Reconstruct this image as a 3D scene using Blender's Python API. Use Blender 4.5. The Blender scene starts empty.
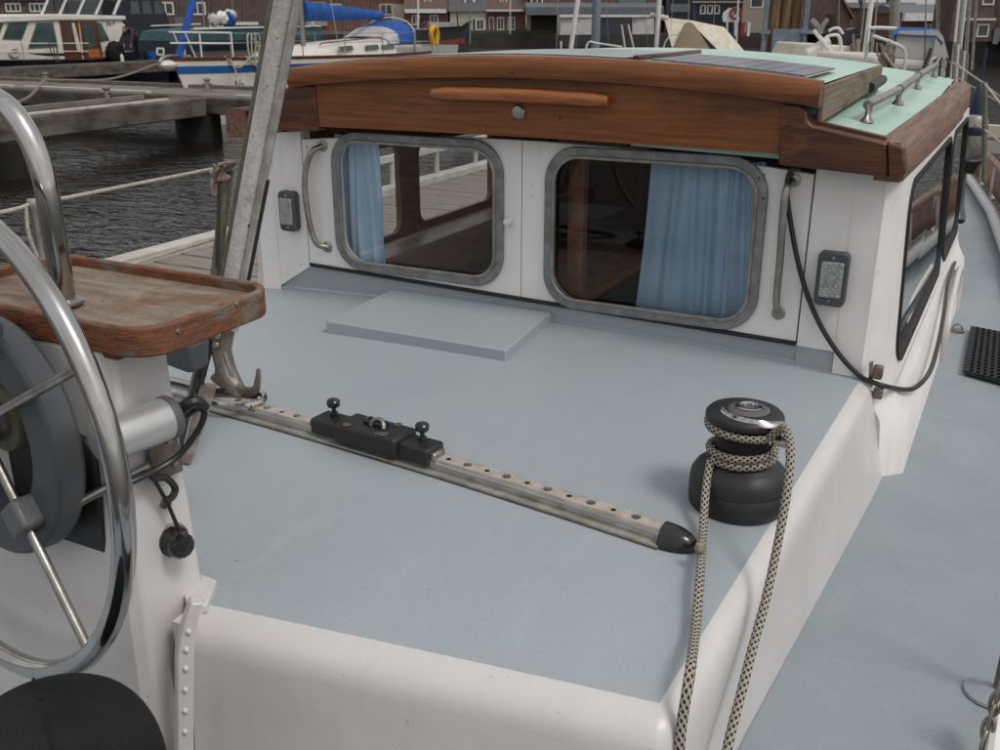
import bpy, bmesh, math, random
from mathutils import Vector as V, Matrix
random.seed(7)
C = bpy.context.scene.collection
PI = math.pi

# ------------------------------------------------------------------ camera
# metres; x = starboard, y = forward, z = up; z 0 is the deck of the coach roof
YAW, FPX, CAMZ = math.radians(27.0), 960.0, 0.85
PITCH = math.atan(355.0/FPX)
R_ = V((math.cos(YAW), math.sin(YAW), 0)); FH = V((-math.sin(YAW), math.cos(YAW), 0))
F_ = FH*math.cos(PITCH)+V((0, 0, -math.sin(PITCH))); U_ = FH*math.sin(PITCH)+V((0, 0, math.cos(PITCH)))
CAM = V((0, 0, CAMZ))
cd = bpy.data.cameras.new('camera'); cam = bpy.data.objects.new('camera', cd); C.objects.link(cam)
cd.sensor_width = 36; cd.lens = FPX/1000*36; cd.clip_start = .02; cd.clip_end = 3000
cam.location = CAM
cam.rotation_euler = Matrix((R_, U_, -F_)).transposed().to_euler()
bpy.context.scene.camera = cam
cd.dof.use_dof = True; cd.dof.focus_distance = 2.0; cd.dof.aperture_fstop = 14.0

# ------------------------------------------------------------------ light
sc = bpy.context.scene
SUN_EL, SUN_AZ = math.radians(55), math.radians(101)     # azimuth from +y, clockwise
world = bpy.data.worlds.new('World'); sc.world = world; world.use_nodes = True
nt = world.node_tree; nt.nodes.clear()
wo = nt.nodes.new('ShaderNodeOutputWorld'); bg = nt.nodes.new('ShaderNodeBackground')
sky = nt.nodes.new('ShaderNodeTexSky'); sky.sky_type = 'NISHITA'; sky.sun_disc = False
sky.sun_elevation = SUN_EL; sky.sun_rotation = SUN_AZ; sky.dust_density = 3.0; sky.air_density = 1.5
hs = nt.nodes.new('ShaderNodeHueSaturation'); hs.inputs['Saturation'].default_value = .16
tc = nt.nodes.new('ShaderNodeTexCoord'); cn = nt.nodes.new('ShaderNodeTexNoise')
cn.inputs['Scale'].default_value = 3.0; cn.inputs['Detail'].default_value = 5
mp = nt.nodes.new('ShaderNodeMapping'); mp.inputs['Scale'].default_value = (1, 1, 2.4)
mr = nt.nodes.new('ShaderNodeMapRange'); mr.inputs['From Min'].default_value = .3; mr.inputs['From Max'].default_value = .7
mr.inputs['To Min'].default_value = .72; mr.inputs['To Max'].default_value = 1.2
mx = nt.nodes.new('ShaderNodeMix'); mx.data_type = 'RGBA'; mx.blend_type = 'MULTIPLY'; mx.inputs['Factor'].default_value = 1
L = nt.links.new
L(tc.outputs['Generated'], mp.inputs['Vector']); L(mp.outputs['Vector'], cn.inputs['Vector']); L(cn.outputs['Fac'], mr.inputs['Value'])
ov = nt.nodes.new('ShaderNodeMix'); ov.data_type = 'RGBA'; ov.inputs['Factor'].default_value = .55; ov.inputs['B'].default_value = (4.3, 4.25, 4.25, 1)   # even cloud cover
L(sky.outputs['Color'], hs.inputs['Color']); L(hs.outputs['Color'], ov.inputs['A']); L(ov.outputs['Result'], mx.inputs['A']); L(mr.outputs['Result'], mx.inputs['B'])
L(mx.outputs['Result'], bg.inputs['Color']); L(bg.outputs['Background'], wo.inputs['Surface'])
bg.inputs['Strength'].default_value = .140
sd = bpy.data.lights.new('sun', 'SUN'); sd.energy = 1.1; sd.angle = math.radians(16); sd.color = (1, .96, .91)
sun = bpy.data.objects.new('sun', sd); C.objects.link(sun)
sdir = V((math.sin(SUN_AZ)*math.cos(SUN_EL), math.cos(SUN_AZ)*math.cos(SUN_EL), math.sin(SUN_EL)))
sun.rotation_euler = sdir.to_track_quat('Z', 'Y').to_euler()
sc.view_settings.view_transform = 'Standard'; sc.view_settings.look = 'None'
sc.view_settings.exposure = 0.12; sc.view_settings.gamma = 1.0

# ------------------------------------------------------------------ helpers
def P(u, v, x=None, y=None, z=None, d=None, pl=None):
    """the point of the place seen at photo pixel (u, v) on the plane x=, y=, z= or at ground distance d"""
    r = F_+R_*((u-500)/FPX)+U_*((375-v)/FPX)
    if x is not None: t = x/r.x
    elif y is not None: t = y/r.y
    elif pl is not None: t = (pl[0]-CAM).dot(pl[1])/r.dot(pl[1])
    elif z is not None: t = (z-CAMZ)/r.z
    else: t = d/r.dot(FH)
    return CAM+r*t

def spline(pts, n=8, closed=False):
    pts = [V(p) for p in pts]; out = []; N = len(pts)
    for i in range(N if closed else N-1):
        if closed: a, b, c, d = pts[(i-1) % N], pts[i], pts[(i+1) % N], pts[(i+2) % N]
        else:
            b, c = pts[i], pts[i+1]
            a = pts[i-1] if i > 0 else b*2-c
            d = pts[i+2] if i+2 < N else c*2-b
        for k in range(n):
            t = k/n
            out.append(.5*((2*b)+(c-a)*t+(2*a-5*b+4*c-d)*t*t+(3*b-a-3*c+d)*t**3))
    if not closed: out.append(pts[-1])
    return out

def rr(cx, cz, w, h, r, n=6):
    """rounded rectangle loop of (a, b), counter-clockwise"""
    o = []
    for (sx, sz, a0) in ((1, 1, 0), (-1, 1, 90), (-1, -1, 180), (1, -1, 270)):
        for k in range(n+1):
            a = math.radians(a0+90*k/n)
            o.append((cx+sx*(w/2-r)+r*math.cos(a), cz+sz*(h/2-r)+r*math.sin(a)))
    return o

class MB:
    def __init__(s): s.v = []; s.f = []; s.uv = {}
    def add(s, vs, fs):
        n = len(s.v); s.v += [V(p) for p in vs]; s.f += [tuple(i+n for i in f) for f in fs]; return s
    def hexa(s, p):
        return s.add(p, [(3, 2, 1, 0), (4, 5, 6, 7), (0, 1, 5, 4), (1, 2, 6, 5), (2, 3, 7, 6), (3, 0, 4, 7)])
    def box(s, lo, hi):
        a, b, c = lo; d, e, f = hi
        return s.hexa([(a, b, c), (d, b, c), (d, e, c), (a, e, c), (a, b, f), (d, b, f), (d, e, f), (a, e, f)])
    def obox(s, c, ax, ay, az):
        """box by centre and three half axes"""
        c, ax, ay, az = V(c), V(ax), V(ay), V(az)
        return s.hexa([c-ax-ay-az, c+ax-ay-az, c+ax+ay-az, c-ax+ay-az, c-ax-ay+az, c+ax-ay+az, c+ax+ay+az, c-ax+ay+az])
    def bar(s, a, b, w, h, up=(0, 0, 1)):
        a, b = V(a), V(b); d = (b-a); l = d.length/2; d.normalize()
        sd_ = d.cross(V(up)).normalized(); u = sd_.cross(d)
        return s.obox((a+b)/2, d*l, sd_*w/2, u*h/2)
    def prism(s, poly, vec):
        n = len(poly); vec = V(vec); pts = [V(p) for p in poly]; pts += [p+vec for p in pts]
        return s.add(pts, [tuple(range(n))[::-1], tuple(range(n, 2*n))]+[(i, (i+1) % n, (i+1) % n+n, i+n) for i in range(n)])
    def grid(s, rows, closed=False):
        m = len(rows[0]); n0 = len(s.v); vs = [p for r in rows for p in r]; fs = []
        for i in range(len(rows)-1):
            for j in range(m if closed else m-1):
                k = (j+1) % m
                fs.append((i*m+j, i*m+k, (i+1)*m+k, (i+1)*m+j))
        return s.add(vs, fs)
    def tube(s, path, r, n=8, closed=False, caps=True, uvlen=None, flat=1.0, up=None):
        path = [V(p) for p in path]; N = len(path)
        rs = r if isinstance(r, (list, tuple)) else [r]*N
        n0 = len(s.v); t0 = (path[1]-path[0]).normalized()
        a = V(up) if up else (V((0, 0, 1)) if abs(t0.z) < .9 else V((1, 0, 0)))
        nx = (a-t0*a.dot(t0)).normalized(); vs = []; acc = 0; accs = []
        for i in range(N):
            if closed: t = (path[(i+1) % N]-path[i-1]).normalized()
            else: t = (path[min(i+1, N-1)]-path[max(i-1, 0)]).normalized()
            nx = (nx-t*nx.dot(t))
            nx = nx.normalized() if nx.length > 1e-6 else V((1, 0, 0))
            ny = t.cross(nx)
            if i: acc += (path[i]-path[i-1]).length
            accs.append(acc)
            for k in range(n):
                an = 2*PI*k/n; vs.append(path[i]+nx*(math.cos(an)*rs[i])+ny*(math.sin(an)*rs[i]*flat))
        fs = []
        for i in range(N if closed else N-1):
            for k in range(n):
                j = (i+1) % N; k2 = (k+1) % n
                if uvlen: s.uv[len(s.f)+len(fs)] = [(k/n, accs[i]/uvlen), (k/n, accs[j]/uvlen), ((k+1)/n, accs[j]/uvlen), ((k+1)/n, accs[i]/uvlen)]
                fs.append((i*n+k, j*n+k, j*n+k2, i*n+k2))
        if caps and not closed: fs += [tuple(range(n)), tuple(range((N-1)*n, N*n))[::-1]]
        return s.add(vs, fs)
    def lathe(s, prof, c, n=24, axis=(0, 0, 1)):
        ax = V(axis).normalized(); a = V((1, 0, 0)) if abs(ax.x) < .9 else V((0, 1, 0))
        e1 = (a-ax*a.dot(ax)).normalized(); e2 = ax.cross(e1); c = V(c); rows = []
        for r, h in prof: rows.append([c+ax*h+(e1*math.cos(2*PI*k/n)+e2*math.sin(2*PI*k/n))*max(r, 1e-4) for k in range(n)])
        s.grid(rows, True); m = len(s.v)-n*len(prof)
        if prof[0][0] > 2e-4: s.f.append(tuple(range(m, m+n)))
        if prof[-1][0] > 2e-4: s.f.append(tuple(range(m+n*(len(prof)-1), m+n*len(prof))))
        return s
    def ball(s, c, r, n=10):
        if not isinstance(r, (tuple, list)): r = (r, r, r)
        c = V(c); rows = []
        for i in range(n//2+1):
            p = PI*i/(n//2)
            rows.append([c+V((r[0]*max(math.sin(p), 1e-3)*math.cos(2*PI*k/n), r[1]*max(math.sin(p), 1e-3)*math.sin(2*PI*k/n), -r[2]*math.cos(p))) for k in range(n)])
        return s.grid(rows, True)
    def holed(s, outer, inner, vec):
        """plate with a hole: two loops of equal count, thickness vec"""
        n = len(outer); vec = V(vec); o = [V(p) for p in outer]; i_ = [V(p) for p in inner]
        return s.add(o+i_+[p+vec for p in o]+[p+vec for p in i_],
                     [f for k in range(n) for f in ((k, (k+1) % n, n+(k+1) % n, n+k), (2*n+k, 3*n+k, 3*n+(k+1) % n, 2*n+(k+1) % n),
                      (n+k, n+(k+1) % n, 3*n+(k+1) % n, 3*n+k), (k, 2*n+k, 2*n+(k+1) % n, (k+1) % n))])
    def scale_about(s, c, k):
        c = V(c); s.v = [c+(p-c)*k for p in s.v]; return s
    def mesh(s, name, mat, off, smooth, recalc=True):
        me = bpy.data.meshes.new(name)
        me.from_pydata([p-off for p in s.v], [], s.f)
        if s.uv:
            uvl = me.uv_layers.new(name='UVMap')
            for p in me.polygons:
                if p.index in s.uv:
                    for q, li in enumerate(p.loop_indices): uvl.data[li].uv = s.uv[p.index][q]
        if recalc:
            bm = bmesh.new(); bm.from_mesh(me); bmesh.ops.recalc_face_normals(bm, faces=bm.faces); bm.to_mesh(me); bm.free()
        me.materials.append(mat)
        if smooth:
            for p in me.polygons: p.use_smooth = True
            me.set_sharp_from_angle(angle=math.radians(smooth))
        return me
    def build(s, name, mat, parent=None, bevel=0, smooth=38, kind=None, label=None, seg=2, recalc=True):
        off = V((0, 0, 0)); q = parent
        while q is not None: off += q.location; q = q.parent
        me = s.mesh(name, mat, off, smooth, recalc)
        o = bpy.data.objects.new(name, me); C.objects.link(o); o.parent = parent
        if bevel:
            m = o.modifiers.new('bevel', 'BEVEL'); m.width = bevel; m.segments = seg; m.limit_method = 'ANGLE'; m.angle_limit = math.radians(35)
        if kind: o['kind'] = kind
        if label: o['label'] = label
        return o

def thing(name, label, cat, loc=(0, 0, 0), group=None):
    o = bpy.data.objects.new(name, None); C.objects.link(o); o.location = V(loc); o.empty_display_size = .1
    o['label'] = label; o['category'] = cat
    if group: o['group'] = group
    return o
def tag(o, label, cat, group=None):
    o['label'] = label; o['category'] = cat
    if group: o['group'] = group
    return o
def struct(o): o['kind'] = 'structure'; return o
def share(src, parent, loc_delta, name=None):
    c = src.copy(); C.objects.link(c); c.parent = parent; c.location = src.location+V(loc_delta); return c

def letters(name, body, size, m, parent, loc, rot, shear=0, ext=.004, centre=False):
    fc = bpy.data.curves.new(name, 'FONT'); fc.body = body; fc.size = size; fc.shear = shear; fc.extrude = ext
    if centre: fc.align_x = 'CENTER'; fc.align_y = 'CENTER'
    t = bpy.data.objects.new(name+'_curve', fc); C.objects.link(t)
    bpy.context.view_layer.update()
    me = bpy.data.meshes.new_from_object(t.evaluated_get(bpy.context.evaluated_depsgraph_get()))
    bpy.data.objects.remove(t); me.materials.clear(); me.materials.append(m)
    o = bpy.data.objects.new(name, me); C.objects.link(o); o.parent = parent; o.location = V(loc)-V(parent.location); o.rotation_euler = rot
    return o

# ------------------------------------------------------------------ materials
def mat(name, col, rough=.5, metal=0.0, col2=None, ns=6.0, stretch=(1, 1, 1), detail=4, lo=.35, hi=.65, bump=0.0, bs=60.0, bstretch=None,
        rvar=.12, spots=None, spot_scale=40, spot_cut=.72, coat=0.0, spec=.5, streak=None, streak_amt=.5, grain=0.0, gs=260, wave=0.0, ws=6.0, wear=None, wear_s=3.0, wear_lo=.52, wear_hi=.62, wear_st=(1, 1, 1)):
    m = bpy.data.materials.new(name); m.use_nodes = True; t = m.node_tree; b = t.nodes['Principled BSDF']
    N = t.nodes.new; K = t.links.new
    b.inputs['Metallic'].default_value = metal; b.inputs['Roughness'].default_value = rough
    b.inputs['Specular IOR Level'].default_value = spec
    if coat: b.inputs['Coat Weight'].default_value = coat; b.inputs['Coat Roughness'].default_value = .12
    tc = N('ShaderNodeTexCoord'); geo = N('ShaderNodeNewGeometry')
    mp = N('ShaderNodeMapping'); mp.inputs['Scale'].default_value = stretch; K(geo.outputs['Position'], mp.inputs['Vector'])
    no = N('ShaderNodeTexNoise'); no.inputs['Scale'].default_value = ns; no.inputs['Detail'].default_value = detail; K(mp.outputs['Vector'], no.inputs['Vector'])
    r = N('ShaderNodeMapRange'); r.inputs['From Min'].default_value = lo; r.inputs['From Max'].default_value = hi; K(no.outputs['Fac'], r.inputs['Value'])
    mix = N('ShaderNodeMix'); mix.data_type = 'RGBA'; mix.inputs['A'].default_value = (*col, 1)
    mix.inputs['B'].default_value = (*(col2 or tuple(c*.88 for c in col)), 1); K(r.outputs['Result'], mix.inputs['Factor'])
    out = mix.outputs['Result']
    if spots:
        n2 = N('ShaderNodeTexNoise'); n2.inputs['Scale'].default_value = spot_scale; n2.inputs['Detail'].default_value = 2; K(geo.outputs['Position'], n2.inputs['Vector'])
        r2 = N('ShaderNodeMapRange'); r2.inputs['From Min'].default_value = spot_cut; r2.inputs['From Max'].default_value = spot_cut+.04; K(n2.outputs['Fac'], r2.inputs['Value'])
        m2 = N('ShaderNodeMix'); m2.data_type = 'RGBA'; m2.inputs['B'].default_value = (*spots, 1); K(r2.outputs['Result'], m2.inputs['Factor']); K(out, m2.inputs['A']); out = m2.outputs['Result']
    def layer(fac, colr):
        nonlocal out
        q = N('ShaderNodeMix'); q.data_type = 'RGBA'; q.inputs['B'].default_value = (*colr, 1); K(fac, q.inputs['Factor']); K(out, q.inputs['A']); out = q.outputs['Result']
    def noise(scale, st, det=4, dist=0.0):
        w = N('ShaderNodeMapping'); w.inputs['Scale'].default_value = st; K(geo.outputs['Position'], w.inputs['Vector'])
        n = N('ShaderNodeTexNoise'); n.inputs['Scale'].default_value = scale; n.inputs['Detail'].default_value = det; n.inputs['Distortion'].default_value = dist; K(w.outputs['Vector'], n.inputs['Vector']); return n.outputs['Fac']
    def ramp(x, a0, a1, b0=0.0, b1=1.0):
        q = N('ShaderNodeMapRange'); q.inputs['From Min'].default_value = a0; q.inputs['From Max'].default_value = a1; q.inputs['To Min'].default_value = b0; q.inputs['To Max'].default_value = b1; K(x, q.inputs['Value']); return q.outputs['Result']
    if wear: layer(ramp(noise(wear_s, wear_st, 8, .6), wear_lo, wear_hi), wear)
    if streak: layer(ramp(noise(34, (1, 1, .07), 5, .2), .56, .80, 0, streak_amt), streak); layer(ramp(noise(5, (1, 1, 1), 6, .5), .55, .80, 0, streak_amt*.8), streak)
    if grain:
        g_ = ramp(noise(gs, (1, 1, 1), 2), .25, .75, 1-grain, 1+grain); q = N('ShaderNodeMix'); q.data_type = 'RGBA'; q.blend_type = 'MULTIPLY'; q.inputs['Factor'].default_value = 1; K(out, q.inputs['A']); K(g_, q.inputs['B']); out = q.outputs['Result']
    K(out, b.inputs['Base Color'])
    rn = N('ShaderNodeMapRange'); rn.inputs['To Min'].default_value = max(rough-rvar, .02); rn.inputs['To Max'].default_value = min(rough+rvar, 1); K(no.outputs['Fac'], rn.inputs['Value']); K(rn.outputs['Result'], b.inputs['Roughness'])
    if bump:
        bn = N('ShaderNodeTexNoise'); bn.inputs['Scale'].default_value = bs; bn.inputs['Detail'].default_value = 3
        mb = N('ShaderNodeMapping'); mb.inputs['Scale'].default_value = bstretch or (1, 1, 1); K(geo.outputs['Position'], mb.inputs['Vector']); K(mb.outputs['Vector'], bn.inputs['Vector'])
        bp = N('ShaderNodeBump'); bp.inputs['Strength'].default_value = bump; bp.inputs['Distance'].default_value = .004; K(bn.outputs['Fac'], bp.inputs['Height']); K(bp.outputs['Normal'], b.inputs['Normal'])
        if wave:
            b2 = N('ShaderNodeBump'); b2.inputs['Strength'].default_value = 1.0; b2.inputs['Distance'].default_value = wave; K(noise(ws, (1, 1, 1), 2), b2.inputs['Height']); K(b2.outputs['Normal'], bp.inputs['Normal'])
    return m

def glass(name, tint=(.8, .85, .85), rough=.0, f0=.12):
    m = bpy.data.materials.new(name); m.use_nodes = True; t = m.node_tree; t.nodes.clear(); N = t.nodes.new; K = t.links.new
    o = N('ShaderNodeOutputMaterial'); mx = N('ShaderNodeMixShader'); tr = N('ShaderNodeBsdfTransparent'); gl = N('ShaderNodeBsdfGlossy')
    fr = N('ShaderNodeFresnel'); fr.inputs['IOR'].default_value = 1.5
    gl.inputs['Roughness'].default_value = rough; tr.inputs['Color'].default_value = (*tint, 1)
    K(fr.outputs['Fac'], mx.inputs['Fac']); K(tr.outputs['BSDF'], mx.inputs[1]); K(gl.outputs['BSDF'], mx.inputs[2]); K(mx.outputs['Shader'], o.inputs['Surface'])
    return m

WHITE = mat('white_gloss_paint', (.605, .585, .578), .33, col2=(.575, .555, .548), ns=5, detail=8, bump=.07, bs=90, spots=(.30, .26, .22), spot_scale=95, spot_cut=.745, streak=(.42, .385, .36), streak_amt=.22, grain=.02, wave=.005, ws=6)
WALLW = mat('white_wall_paint', (.85, .825, .81), .42, col2=(.79, .765, .75), ns=4, detail=8, bump=.06, bs=90, spots=(.34, .30, .27), spot_scale=80, spot_cut=.75, streak=(.54, .49, .45), streak_amt=.30, grain=.025, wave=.0025, ws=7)
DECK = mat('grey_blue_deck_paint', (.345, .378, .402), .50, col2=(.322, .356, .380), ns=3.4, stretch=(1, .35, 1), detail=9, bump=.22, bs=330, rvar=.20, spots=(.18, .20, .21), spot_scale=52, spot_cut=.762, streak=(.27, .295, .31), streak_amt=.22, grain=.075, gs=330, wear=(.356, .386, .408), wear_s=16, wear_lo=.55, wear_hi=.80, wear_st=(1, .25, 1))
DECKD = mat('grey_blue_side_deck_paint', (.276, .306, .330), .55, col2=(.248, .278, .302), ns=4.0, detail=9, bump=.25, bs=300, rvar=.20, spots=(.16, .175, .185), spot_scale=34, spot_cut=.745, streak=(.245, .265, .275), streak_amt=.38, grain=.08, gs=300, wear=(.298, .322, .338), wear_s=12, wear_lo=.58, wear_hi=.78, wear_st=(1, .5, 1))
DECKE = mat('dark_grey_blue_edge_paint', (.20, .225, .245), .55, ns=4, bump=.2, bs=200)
MINT = mat('mint_green_paint', (.335, .545, .445), .34, col2=(.46, .60, .53), ns=5.5, detail=6, bump=.1, bs=60)
VARN = mat('varnished_teak', (.270, .090, .022), .30, col2=(.135, .043, .011), ns=9, stretch=(.45, 1, 11), detail=10, lo=.30, hi=.70, bump=.3, bs=34, bstretch=(.6, 1, 16), coat=.15, spec=.35, rvar=.16, wear=(.075, .029, .011), wear_s=3.2, wear_lo=.56, wear_hi=.80, wear_st=(.9, 1, 3.5), grain=.12, gs=120)
VARND = mat('dark_varnished_teak', (.125, .040, .014), .34, col2=(.052, .017, .008), ns=8, stretch=(.8, .8, 7), detail=9, bump=.3, bs=30, bstretch=(1, 1, 9), coat=.18, spec=.4, wear=(.19, .075, .026), wear_s=7, wear_lo=.56, wear_hi=.72, wear_st=(1, 1, 3), grain=.12, gs=120)
VARNO = mat('orange_oiled_dowel', (.40, .135, .040), .42, col2=(.26, .080, .024), ns=8, stretch=(1, 4, 8), bump=.25, bs=60, bstretch=(.5, 6, 6), grain=.1, gs=140)
VARNM = mat('faded_brown_teak', (.200, .105, .066), .5, col2=(.110, .052, .032), ns=9, stretch=(7, .5, 7), detail=9, bump=.35, bs=40, bstretch=(9, .5, 9), grain=.12, gs=130)
RAWW = mat('weathered_bare_teak', (.225, .18, .13), .8, col2=(.14, .105, .072), ns=10, stretch=(8, .30, 10), detail=9, bump=.5, bs=40, bstretch=(10, .5, 12), wear=(.10, .062, .035), wear_s=5, wear_lo=.58, wear_hi=.68, wear_st=(1, .6, 2))
TRAYW = mat('worn_tray_teak', (.265, .215, .170), .78, col2=(.165, .115, .080), ns=11, stretch=(1, 3.5, 4), detail=10, bump=.6, bs=50, bstretch=(1.0, 9, 6), wear=(.165, .088, .052), wear_s=7.5, wear_lo=.53, wear_hi=.70, wear_st=(1, 1.4, 1), grain=.22, gs=170, spots=(.05, .035, .025), spot_scale=60, spot_cut=.70)
TRAYE = mat('tray_rim_teak', (.205, .072, .026), .55, col2=(.105, .040, .020), ns=12, stretch=(2, 2, 8), detail=9, bump=.5, bs=45, bstretch=(1.5, 1.5, 9), wear=(.165, .125, .095), wear_s=13, wear_lo=.52, wear_hi=.64, wear_st=(1, 1, 2), grain=.2, gs=160)
ALU = mat('dull_aluminium_frame', (.30, .305, .31), .5, .75, col2=(.22, .22, .225), ns=30, bump=.25, bs=120)
ALUP = mat('pitted_aluminium', (.66, .635, .61), .50, .2, col2=(.50, .475, .45), ns=18, stretch=(1, 1, .25), detail=8, bump=.5, bs=80, spots=(.07, .06, .055), spot_scale=70, spot_cut=.69, grain=.12, gs=150, wear=(.42, .39, .36), wear_s=22, wear_lo=.56, wear_hi=.72, wear_st=(1, 1, .4))
ALUT = mat('track_aluminium', (.60, .575, .54), .42, .55, col2=(.38, .35, .31), ns=25, bump=.2, bs=120)
TRACKC = mat('dirty_cream_track_top', (.50, .46, .40), .55, .2, col2=(.36, .32, .27), ns=40, bump=.2, bs=100)
STEEL = mat('polished_stainless', (.50, .49, .48), .10, 1.0, col2=(.40, .39, .38), ns=14, rvar=.07)
STEELD = mat('dull_stainless', (.40, .385, .36), .36, .95, col2=(.27, .245, .22), ns=22, bump=.15, bs=90)
BRONZE = mat('stained_cast_fitting', (.30, .265, .235), .5, .5, col2=(.15, .115, .09), ns=20, detail=7, bump=.4, bs=70)
BLACK = mat('black_anodised', (.012, .012, .014), .2, 0, col2=(.028, .028, .03), ns=20, bump=.1, bs=120)
BLACKM = mat('matt_black_plastic', (.014, .0135, .0145), .5, 0, col2=(.019, .018, .019), ns=12, bump=.15, bs=150)
RUBBER = mat('black_rubber', (.014, .014, .015), .7, ns=30, bump=.3, bs=120)
CABLE = mat('black_cable', (.016, .016, .017), .42, ns=30)
GREYP = mat('dark_grey_plastic', (.060, .064, .070), .5, 0, col2=(.072, .076, .082), ns=10, bump=.15, bs=200)
GREYC = mat('grey_cast_clamp', (.13, .13, .135), .45, .3, ns=20, bump=.2, bs=160)
SILVER = mat('silver_motor_shell', (.58, .58, .58), .38, .6, col2=(.50, .50, .50), ns=10, rvar=.05)
FABRICK = mat('black_canvas', (.0075, .0075, .008), .88, col2=(.016, .016, .0165), ns=14, detail=8, bump=.5, bs=240, spec=.25, wave=.006, ws=14, grain=.3, gs=300)
CURT = mat('blue_curtain', (.50, .66, .81), .85, col2=(.43, .59, .74), ns=9, bump=.2, bs=200)
GLASS = glass('window_glass', (.93, .95, .95))
LENS = mat('clear_ribbed_lens', (.42, .42, .41), .18, .25, col2=(.30, .30, .30), ns=90)
INTW = mat('cabin_mahogany', (.34, .145, .070), .4, col2=(.19, .075, .038), ns=6, stretch=(4, 1, 4), detail=7)
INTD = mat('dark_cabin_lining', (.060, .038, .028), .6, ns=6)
PLANK = mat('grey_dock_plank', (.27, .24, .20), .8, col2=(.16, .138, .115), ns=5, stretch=(1, 9, 1), detail=8, bump=.5, bs=20, bstretch=(1, 14, 1))
DWHITE = mat('dock_white_edge', (.50, .475, .43), .6, col2=(.36, .335, .29), ns=4)
CONC = mat('weathered_concrete', (.125, .108, .088), .85, col2=(.045, .038, .031), ns=1.8, stretch=(1, 1, 2.5), detail=9, bump=.6, bs=12)
CONCT = mat('concrete_walkway_top', (.185, .165, .145), .85, col2=(.12, .105, .09), ns=2.0, detail=8, bump=.4, bs=12)
PILE = mat('tarred_pile', (.007, .0065, .006), .85, ns=3, bump=.5, bs=8)
TIMBER = mat('brown_pile_timber', (.22, .135, .065), .8, col2=(.10, .06, .03), ns=3, stretch=(3, 3, .3), bump=.5, bs=10)
BSTEEL = mat('blue_grey_steel', (.18, .23, .27), .55, col2=(.13, .16, .19), ns=4)
GELC = mat('cream_gelcoat', (.66, .63, .57), .35, col2=(.58, .55, .49), ns=2)
BLUE = mat('blue_canvas', (.012, .085, .34), .8, col2=(.008, .055, .23), ns=5, bump=.4, bs=8)
BLUES = mat('blue_hull_stripe', (.018, .095, .28), .4, ns=3)
NAVY = mat('navy_hull', (.014, .016, .028), .35, ns=3)
TEAL = mat('teal_canvas', (.022, .075, .082), .75, col2=(.015, .052, .058), ns=3)
CANV = mat('cream_canvas', (.60, .55, .46), .85, col2=(.50, .45, .37), ns=3, bump=.3, bs=8)
BROWNC = mat('brown_canvas', (.22, .17, .11), .9, ns=5, bump=.4, bs=9)
PALEC = mat('pale_grey_tarpaulin', (.46, .45, .44), .75, col2=(.36, .35, .34), ns=2, bump=.4, bs=4)
WINT = mat('tinted_boat_window', (.035, .060, .058), .12, col2=(.055, .085, .08), ns=2, spec=.8)
CLEARV = glass('clear_vinyl', (.62, .66, .68))
BRICKD = mat('dark_brown_brick', (.125, .082, .070), .9, col2=(.085, .058, .052), ns=1.5, detail=8)
BRICKR = mat('red_brick', (.18, .088, .066), .9, col2=(.125, .066, .052), ns=1.5, detail=8)
BRICKC = mat('cream_plaster', (.50, .47, .36), .85, ns=1.5)
BEIGE = mat('beige_render', (.34, .29, .23), .9, ns=1)
ROOFS = mat('slate_roof', (.105, .105, .115), .8, col2=(.072, .072, .080), ns=2, stretch=(1, 1, 5))
ROOFR = mat('red_roof_tile', (.26, .10, .06), .85, col2=(.18, .07, .045), ns=3)
ROOFT = mat('brown_roof_tile', (.12, .075, .062), .85, ns=2)
TRIMW = mat('white_window_paint', (.70, .69, .66), .5, ns=3)
TRIMG = mat('grey_awning', (.13, .145, .155), .7, ns=2)
PANE = mat('dark_window_pane', (.028, .030, .036), .1, col2=(.05, .052, .06), ns=.8, spec=.7)
QUAY = mat('dark_quay_wall', (.030, .026, .023), .9, col2=(.05, .042, .036), ns=1.0, detail=6)
GRASS = mat('quay_grass', (.055, .085, .030), .95, col2=(.035, .06, .02), ns=2)
PAVE = mat('quay_paving', (.18, .165, .15), .9, ns=.6)
YELL = mat('yellow_buoy', (.62, .36, .02), .6, ns=8)
REDP = mat('red_paint', (.26, .035, .03), .5, ns=4)
ROPEP = mat('pale_rope', (.48, .44, .37), .85, col2=(.33, .30, .25), ns=90, bump=.5, bs=300)
ROPED = mat('dark_wet_rope', (.06, .055, .045), .9, ns=60, bump=.5, bs=200)
ROPEG = mat('brown_weathered_rope', (.26, .22, .17), .9, col2=(.16, .13, .10), ns=40, bump=.5, bs=200)
STON = mat('mossy_stanchion', (.19, .185, .15), .6, .35, col2=(.12, .12, .07), ns=30, bump=.3, bs=90)
FEND = mat('navy_fender', (.010, .022, .055), .45, ns=6)
HULLD = mat('dark_hull', (.03, .03, .032), .4, ns=3)
CLOTHN = mat('dark_navy_clothes', (.018, .018, .026), .9, ns=20)
CLOTHP = mat('dark_grey_jacket', (.05, .045, .055), .9, ns=20)
SKIN = mat('skin', (.42, .25, .18), .6, ns=10)
HAIR = mat('dark_hair', (.03, .022, .018), .7, ns=40)
FOLI = mat('bare_twigs', (.085, .072, .060), .95, ns=3)
SOLC = mat('dark_solar_cell', (.075, .075, .105), .30, col2=(.10, .098, .13), ns=9, spec=.5)
SOLB = mat('solar_backing', (.42, .40, .39), .4, ns=10)
SOLG = mat('grey_green_solar_sheet', (.26, .30, .29), .3, col2=(.21, .24, .24), ns=6, spec=.6)

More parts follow.
